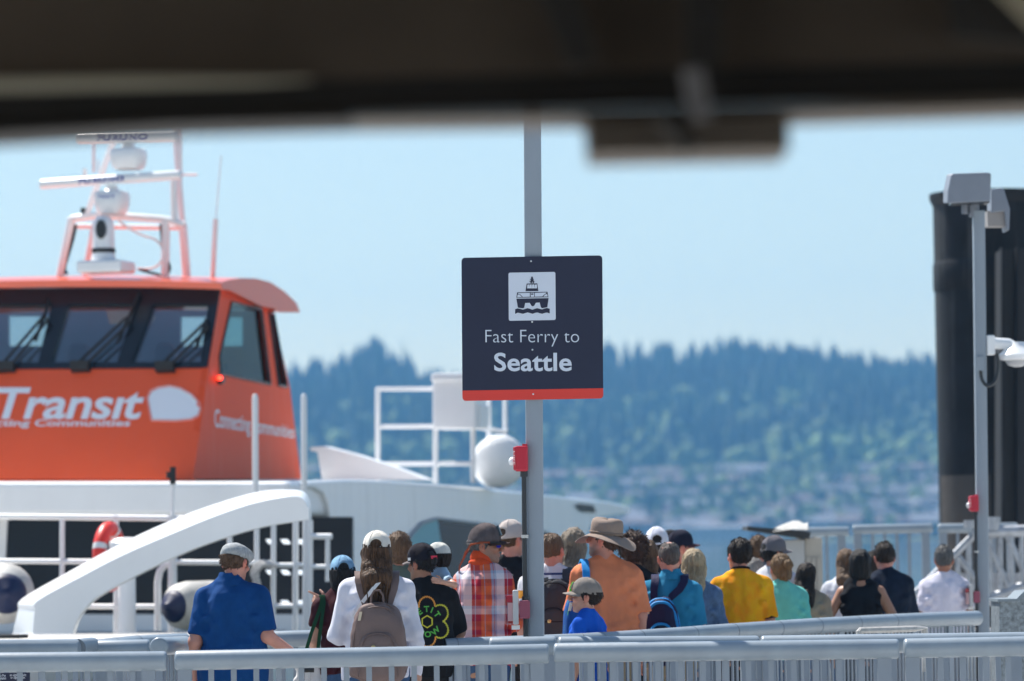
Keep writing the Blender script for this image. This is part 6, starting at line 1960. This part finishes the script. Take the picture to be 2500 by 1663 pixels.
# 9 man in the striped shirt with grey backpack
strp = bands('rugby_stripes', (.66, .66, .70), [(1.285, (.60, .26, .035)), (1.345, (.66, .66, .70)), (1.455, (.03, .05, .16)), (1.47, (.66, .66, .70))])
p9, s9, i9 = person('man in white shirt with orange and navy bands, close-cropped brown hair, beside the post', 1346, 1305, 28.0, yaw=-6, hy=-16, skin='pink', w=1.09, shirt=strp, sl=.47, pants=greyp, hair='crop', hairm=h_light, hs=1.06)
m_dg = cloth('pack_grey', (.045, .048, .055), rough=.65)
backpack(p9, 'dark grey backpack on the man in the banded shirt, half behind the post', (m_dg, cloth('pack_grey_pocket', (.055, .058, .065), rough=.65), cloth('pack_black', (.012, .012, .014))), hw=.172, z0=.86, z1=1.43, x=.035, res=.012, shx=.115, seed=4, handle=False)

# 10 woman with long ash hair
person('woman with long ash-brown hair between the post and the wide-brimmed hat', 1401, 1297, 30.0, yaw=-20, hy=10, skin='fair', w=1.00, shirt=cloth('lilac', (.45, .40, .55), var=.4, vscale=40), pants=denim, hair='long', hair_len=.24, hairm=h_ash, hs=1.12)

# 11 man in the wide brimmed hat
p11, s11, i11 = person('big man in orange t-shirt and taupe wide-brimmed hat', 1476, 1268, 27.4, yaw=10, hy=54, hp=-7, skin='pink', w=1.14, belly=.03, shirt=cloth('orange_tee', (.70, .225, .105), var=.07), sl=.48, hem=.82, pants=khaki, hair='short', hairm=h_brown,
    hat=('brim', .172), hatm=cloth('hat_taupe', (.27, .21, .175), var=.08), hatdz=.022, res=.0095, beard=(.10, .06, .035, .8), hs=1.10, armL=((.23, .04, 1.12), (.22, .2, .98)), armR=((.235, -.02, 1.12), (.245, .04, .88)))
hm, hcv = i11['hm'], i11['hcv']
MB().tube([hcv + hm @ Vector((-.06, .098, .01)), hcv + hm @ Vector((-.084, .06, .014)), hcv + hm @ Vector((-.086, 0, .012))], .004, 6).build('spectacle_arm', m_rubber, p11)
MB().tube([tuple(hcv + hm @ Vector((.03, -.10, -.03))), tuple(hcv + hm @ Vector((.04, -.115, -.09))), tuple(hcv + hm @ Vector((.05, -.11, -.13)))], .005, 6).build('chin_cord', m_rubber, p11, smooth=True)
m_bl = cloth('pack_blue', (.012, .08, .30), rough=.6); m_bl2 = cloth('pack_bright_blue', (.02, .24, .60), rough=.6)
bk = backpack(p11, 'bright blue backpack slung on the left shoulder of the man in orange', (m_bl, m_bl2, cloth('pack_lime', (.12, .50, .05))), hw=.085, z0=.80, z1=1.27, x=-.235, yb=-.13, dep=.10, res=.012, straps=(), seed=6)
mb = MB((-.235, -.13, .80)); ribbon(mb, [(-.17, -.18, 1.22), (-.165, -.17, 1.33), (-.16, -.135, 1.42), (-.155, -.07, 1.482), (-.15, .0, 1.497), (-.15, .07, 1.46), (-.16, .13, 1.32)], .05, [(0, -1, 0), (0, -1, .2), (0, -.8, .6), (0, -.4, 1), (0, 0, 1), (0, .7, .7), (0, 1, 0)], .012); mb.build('strap', m_bl2, bk, smooth=True, auto=50)

# 12 boy facing left
p12, s12, i12 = person('smiling boy in bright blue t-shirt and taupe cap, facing left', 1432, 1418, 26.55, yaw=62, hy=22, hp=-2, skin='fair', w=0.88, fat=.9, child=True, hs=1.22, shirt=cloth('boy_blue', (.01, .10, .55)), sl=.38, pants=denim, hair='short', hairm=h_dark,
    hat=('cap', .112, False), hatm=cloth('cap_taupe', (.25, .22, .195), var=.07), hatdz=.012, fine=True)
hm, hcv = i12['hm'], i12['hcv']
MB().obox(hcv + hm @ (Vector((0, .096, .072))*1.22), hm @ Vector((.026, 0, 0)), hm @ Vector((0, .004, 0)), hm @ Vector((0, -.012, .028))).build('cap_label', cloth('label_pale', (.42, .40, .37)), p12)
MB().obox(hcv + hm @ (Vector((0, .0985, -.0606))*1.22), hm @ Vector((.017, 0, 0)), hm @ Vector((0, .004, 0)), hm @ Vector((0, 0, .0032))).build('teeth', mat('teeth', (.8, .78, .72), .3), p12)

# 13 .. 29 the rest of the queue
person('person with curly dark hair and black t-shirt behind the orange shirt', 1546, 1310, 28.7, yaw=-5, hy=20, skin='brown', w=1.00, shirt=cloth('black_tee2', (.016, .016, .02)), sl=.44, pants=blackp, hair='curly', hairm=hair_mat('curly_brown', (.025, .012, .008), (.08, .04, .025)))
p14, s14, i14 = person('woman with straight light brown hair and lilac-grey sweater behind the orange shirt', 1580, 1322, 29.4, yaw=-10, skin='fair', w=1.03, shirt=cloth('lilac_grey', (.30, .33, .42)), sleeve='long', pants=denim, hair='long', hair_len=.22, hairm=h_light, armR=((.225, .0, 1.12), (.18, .2, 1.06)))
person('man in white mesh cap with blue brim and black t-shirt', 1603, 1290, 30.6, yaw=3, hy=-4, skin='pink', w=1.04, shirt=cloth('black_tee3', (.018, .018, .022)), pants=greyp, hair='crop', hairm=h_dark, hat=('cap', .120, True, cloth('visor_blue', (.08, .16, .42))), hatm=cloth('mesh_white', (.66, .68, .76), var=.06), hatdz=.02, hs=1.08)
p16, _, i16 = person('man in navy cap with round badge, turned to the right', 1658, 1297, 32.0, yaw=-35, hy=-38, skin='pink', w=1.03, shirt=cloth('navy_tee2', (.02, .03, .06)), pants=greyp, hair='crop', hairm=h_dark, hat=('cap', .122, False, cloth('visor_maroon', (.08, .03, .035))), hatm=cloth('cap_navy', (.018, .018, .035)), hatdz=.02, hs=1.06)
hm, hcv = i16['hm'], i16['hcv']
for r_, mm in ((.026, mat('badge_pale', (.55, .58, .7), .6)), (.019, mat('badge_navy', (.03, .03, .06), .6))):
    MB().lathe(hcv + hm @ Vector((-.03, .084, .075)), [(r_, 0), (r_, .004 + (.03-r_)*.3)], 16, hm @ Vector((-.35, .85, .4))).build('badge', mm, p16)
person('man in plain black cap just behind the man in the navy cap', 1636, 1294, 33.0, yaw=-10, skin='fair', shirt=cloth('charcoal', (.04, .04, .05)), pants=blackp, hair='crop', hairm=h_dark, hat=('cap', .115, False), hatm=cloth('cap_black2', (.014, .014, .018)), hatdz=.015)
p17, s17, i17 = person('balding man in teal short-sleeved shirt with a navy backpack', 1634, 1325, 28.0, yaw=-4, hy=3, skin='pink', w=1.09, belly=.02, shirt=cloth('teal_shirt', (.025, .20, .36), var=.10), collar='polo', sl=.50, pants=khaki, hair='bald', hairm=hair_mat('cropped', (.06, .05, .045), (.12, .10, .09)), hs=1.06)
backpack(p17, 'navy and purple backpack with bright blue edging on the teal shirt', (cloth('pack_navy', (.018, .016, .055), rough=.6), cloth('pack_navy2', (.012, .016, .04), rough=.6), m_bl2), hw=.145, z0=.82, z1=1.33, x=-.065, yb=-.20, res=.012, sx=.05, shx=.11, seed=8, tr=.013, handle=False)
person('woman with straight blond hair and blue denim jacket', 1694, 1347, 28.9, yaw=-12, hy=10, skin='fair', w=1.03, shirt=cloth('denim_jacket', (.10, .16, .27), var=.25, vscale=30), sleeve='long', pants=denim, hair='long', hair_len=.26, hairm=h_blond, armR=((.225, -.02, 1.12), (.235, .12, .92)), hs=1.1)
yel = cloth('yellow_jersey', (.80, .44, .010), vcol=(.82, .25, .008), var=.5, vscale=7, stretch=(1.4, 1, .8))
p19, s19, i19 = person('man in bright yellow jersey with black cuffs', 1806, 1320, 29.2, yaw=4, hy=18, skin='pink', w=1.12, shirt=yel, sl=.45, pants=blackp, hair='short', hairm=h_dark, hs=1.08)
for A_, sd in ((i19['AL'], -1), (i19['AR'], 1)):
    u = (A_[1]-A_[0]); e = A_[0] + u*(.45/.40*.78); un = u.normalized()
    MB().tube([e - un*.012, e + un*.014], .069, 18).build('cuff', c_black, s19, smooth=True, auto=50)
MB().tube([(.068*math.cos(2*math.pi*k/20), -.008+.066*math.sin(2*math.pi*k/20), 1.528 + .014*-math.sin(2*math.pi*k/20)) for k in range(21)], .010, 6).build('neck_band', c_black, s19, smooth=True)
person('man with short brown hair behind the yellow jersey', 1852, 1312, 32.2, yaw=-8, skin='pink', shirt=cloth('grey_tee', (.2, .2, .22)), pants=greyp, hair='short', hairm=h_light, hs=1.06)
person('grey-haired person glimpsed between the yellow jersey and the grey cap', 1841, 1366, 31.2, skin='fair', w=0.90, shirt=cloth('beige', (.4, .36, .3)), pants=greyp, hair='mid', hairm=h_grey)
two = cloth('cap_greygrey', (.15, .14, .155))
person('man in grey cap and white t-shirt, turned to the right', 1886, 1310, 31.0, yaw=-30, hy=-32, skin='tan', w=1.05, shirt=cloth('white_tee3', (.62, .62, .66)), sl=.46, pants=greyp, hair='short', hairm=h_black, hat=('cap', .124, True), hatm=two, hatdz=.025, beard=(.03, .02, .02, .8), hs=1.06)
person('woman with brown hair in a bun and mint green t-shirt', 1906, 1357, 29.9, yaw=6, hy=6, skin='fair', w=1.03, shirt=cloth('mint', (.14, .52, .46)), sl=.44, pants=denim, hair='bun', hairm=hair_mat('bun_brown', (.10, .055, .025), (.26, .17, .09)), hs=1.12)
person('woman in tan t-shirt with long dark hair beside the mint green shirt', 1968, 1376, 30.7, yaw=-14, hy=-10, skin='tan', w=1.03, shirt=cloth('tan_tee', (.30, .235, .175)), sl=.44, pants=denim, hair='long', hair_len=.3, hairm=h_dark)
person('light brown haired person in a white long-sleeved top left of the black tank top', 2066, 1343, 32.6, yaw=-5, skin='fair', w=0.95, shirt=cloth('white_long', (.6, .62, .68)), sleeve='long', pants=denim, hair='long', hair_len=.2, hairm=h_light, armL=((.27, .02, 1.12), (.24, .1, .95)))
person('woman in black tank top with hands on hips', 2100, 1347, 31.0, yaw=-2, skin='tan', w=1.04, shirt=cloth('black_tank', (.010, .011, .015)), tank=True, pants=blackp, hair='bob', hairm=h_black, armL=((.325, -.07, 1.115), (.20, .04, .955)), armR=((.30, -.05, 1.13), (.27, .14, .97)), curlL=.9, curlR=.7, hs=1.08)
person('dark-haired person half hidden between the tank top and the navy t-shirt', 2130, 1350, 33.2, skin='tan', w=0.95, shirt=cloth('dark_red', (.15, .03, .03)), pants=blackp, hair='mid', hairm=h_dark)
person('man in dark navy t-shirt looking down at his hands', 2160, 1327, 31.9, yaw=2, hp=14, skin='pink', w=1.10, shirt=cloth('navy_tee', (.012, .018, .034), var=.4), sl=.46, pants=greyp, hair='short', hairm=h_dark, armL=((.225, .06, 1.12), (.12, .26, 1.06)), armR=((.23, .04, 1.10), (.205, .18, .95)), hs=1.08)
person('man in white t-shirt with short dark grey hair at the end of the queue', 2304, 1335, 33.0, yaw=-2, hy=-4, skin='tan', w=1.07, shirt=cloth('white_tee', (.68, .66, .76)), sl=.44, pants=greyp, hair='short', hairm=h_salt, armL=((.215, .0, 1.12), (.19, .14, .93)), armR=((.22, -.02, 1.12), (.21, .10, .92)), hs=1.06)
# ================================================================== the dark shelter roof in the foreground
RD = 7.4
m_steel = mat('roof_steel_dark', (.030, .028, .026), .7, var=.2, vscale=3)
m_tan = mat('roof_steel_tan', (.125, .105, .085), .7, var=.15, vscale=2)
m_tan2 = mat('roof_soffit_tan', (.10, .078, .058), .8, var=.2, vscale=1.5)
zb = P(1250, 300, RD).z
sh = thing('shelter_roof', 'dark steel shelter roof edge blurred across the top of the picture', 'roof', (0, RD, 0))
o = sh.location
q = lambda x, y, D=RD: P(x, y - 11, D)
# bottom flange (thin light edge) and black web
MB(o).prism([q(-2300, 443), q(0, 341), q(420, 317), q(860, 306), q(860, 284), q(420, 300), q(0, 326), q(-2300, 428)], (0, .22, .0)).build('flange', m_steel, sh, bevel=.004)
MB(o).prism([q(861, 306), q(1300, 300), q(2000, 288), q(4700, 209), q(4700, 183), q(2000, 262), q(1300, 280), q(861, 291)], (0, .22, .0)).build('flange', m_tan, sh, bevel=.004)
MB(o).prism([q(-2300, 438, RD+.06), q(0, 328, RD+.06), q(860, 284, RD+.06), q(4700, 186, RD+.06), q(4700, 90, RD+.06), q(860, 200, RD+.06), q(-2300, 326, RD+.06)], (0, .05, 0)).build('beam_web', m_steel, sh)
# tan board above it, and the soffit carried unseen over the viewer for shade
MB(o).prism([q(-2300, 328, RD+.02), q(860, 202, RD+.02), q(4700, 92, RD+.02), q(4700, -60, RD+.02), q(-2300, -60, RD+.02)], (0, .12, 0)).build('fascia_board', m_tan2, sh)
MB(o).prism([q(-700, 268, RD-.02), q(-40, 232, RD-.02), q(620, 214, RD-.02), q(760, 204, RD-.02), q(300, 200, RD-.02), q(-40, 206, RD-.02), q(-700, 236, RD-.02)], (0, .03, 0)).build('light_strip', mat('strip_beige', (.5, .48, .38), .7), sh)
zs = P(1250, -60, RD).z
MB(o).box((-5.5, -5, zs), (5.5, RD+.25, zs+.12)).build('soffit', m_tan2, sh)
# hanging box and brackets
MB(o).prism([q(1438, 388, RD-.1), q(1928, 378, RD-.1), q(1926, 292, RD-.1), q(1432, 300, RD-.1)], (0, .25, 0)).build('bracket_box', m_tan, sh, bevel=.006)
MB(o).prism([q(1418, 300, RD-.1), q(1440, 300, RD-.1), q(1440, 330, RD-.1), q(1432, 312, RD-.1)], (0, .2, 0)).build('gusset', m_tan, sh)
MB(o).prism([q(1672, -60, RD-.12), q(1768, -60, RD-.12), q(1762, 110, RD-.12), q(1748, 240, RD-.12), q(1680, 220, RD-.12)], (0, .06, 0)).build('strut', m_steel, sh)
MB(o).tube([q(1690, 180, RD-.16), q(1704, 270, RD-.16), q(1716, 300, RD-.16)], .022, 10).build('pipe', mat('pipe_grey', (.2, .2, .21), .6), sh)
MB(o).tube([q(1610, 290, RD-.16), q(1650, 320, RD-.16), q(1690, 380, RD-.16)], .02, 10).build('pipe', m_steel, sh)
MB(o).prism([q(1290, -60, RD-.08), q(1400, -60, RD-.08), q(1460, 160, RD-.08), q(1390, 170, RD-.08)], (0, .04, 0)).build('strut', m_steel, sh)
MB(o).prism([q(2300, -60, RD-.08), q(2420, -60, RD-.08), q(2560, 120, RD-.08), q(2330, 100, RD-.08)], (0, .04, 0)).build('strut', m_steel, sh)
MB(o).prism([q(2390, -60, RD-.14), q(2560, -60, RD-.14), q(2560, 110, RD-.14)], (0, .04, 0)).build('light_brace', mat('brace_beige', (.42, .38, .28), .7), sh)
# shelter posts, and an unseen back wall added to keep the roof underside dark
for x in (-5.2, 5.2):
    for y in (-4.6, 6.9):
        MB(o).box((x-.1, y-.1, 0), (x+.1, y+.1, zs)).build('column', m_steel, sh)
MB(o).box((-5.5, -5.2, 0), (5.5, -5.0, zs)).build('shade_wall', m_tan2, sh)
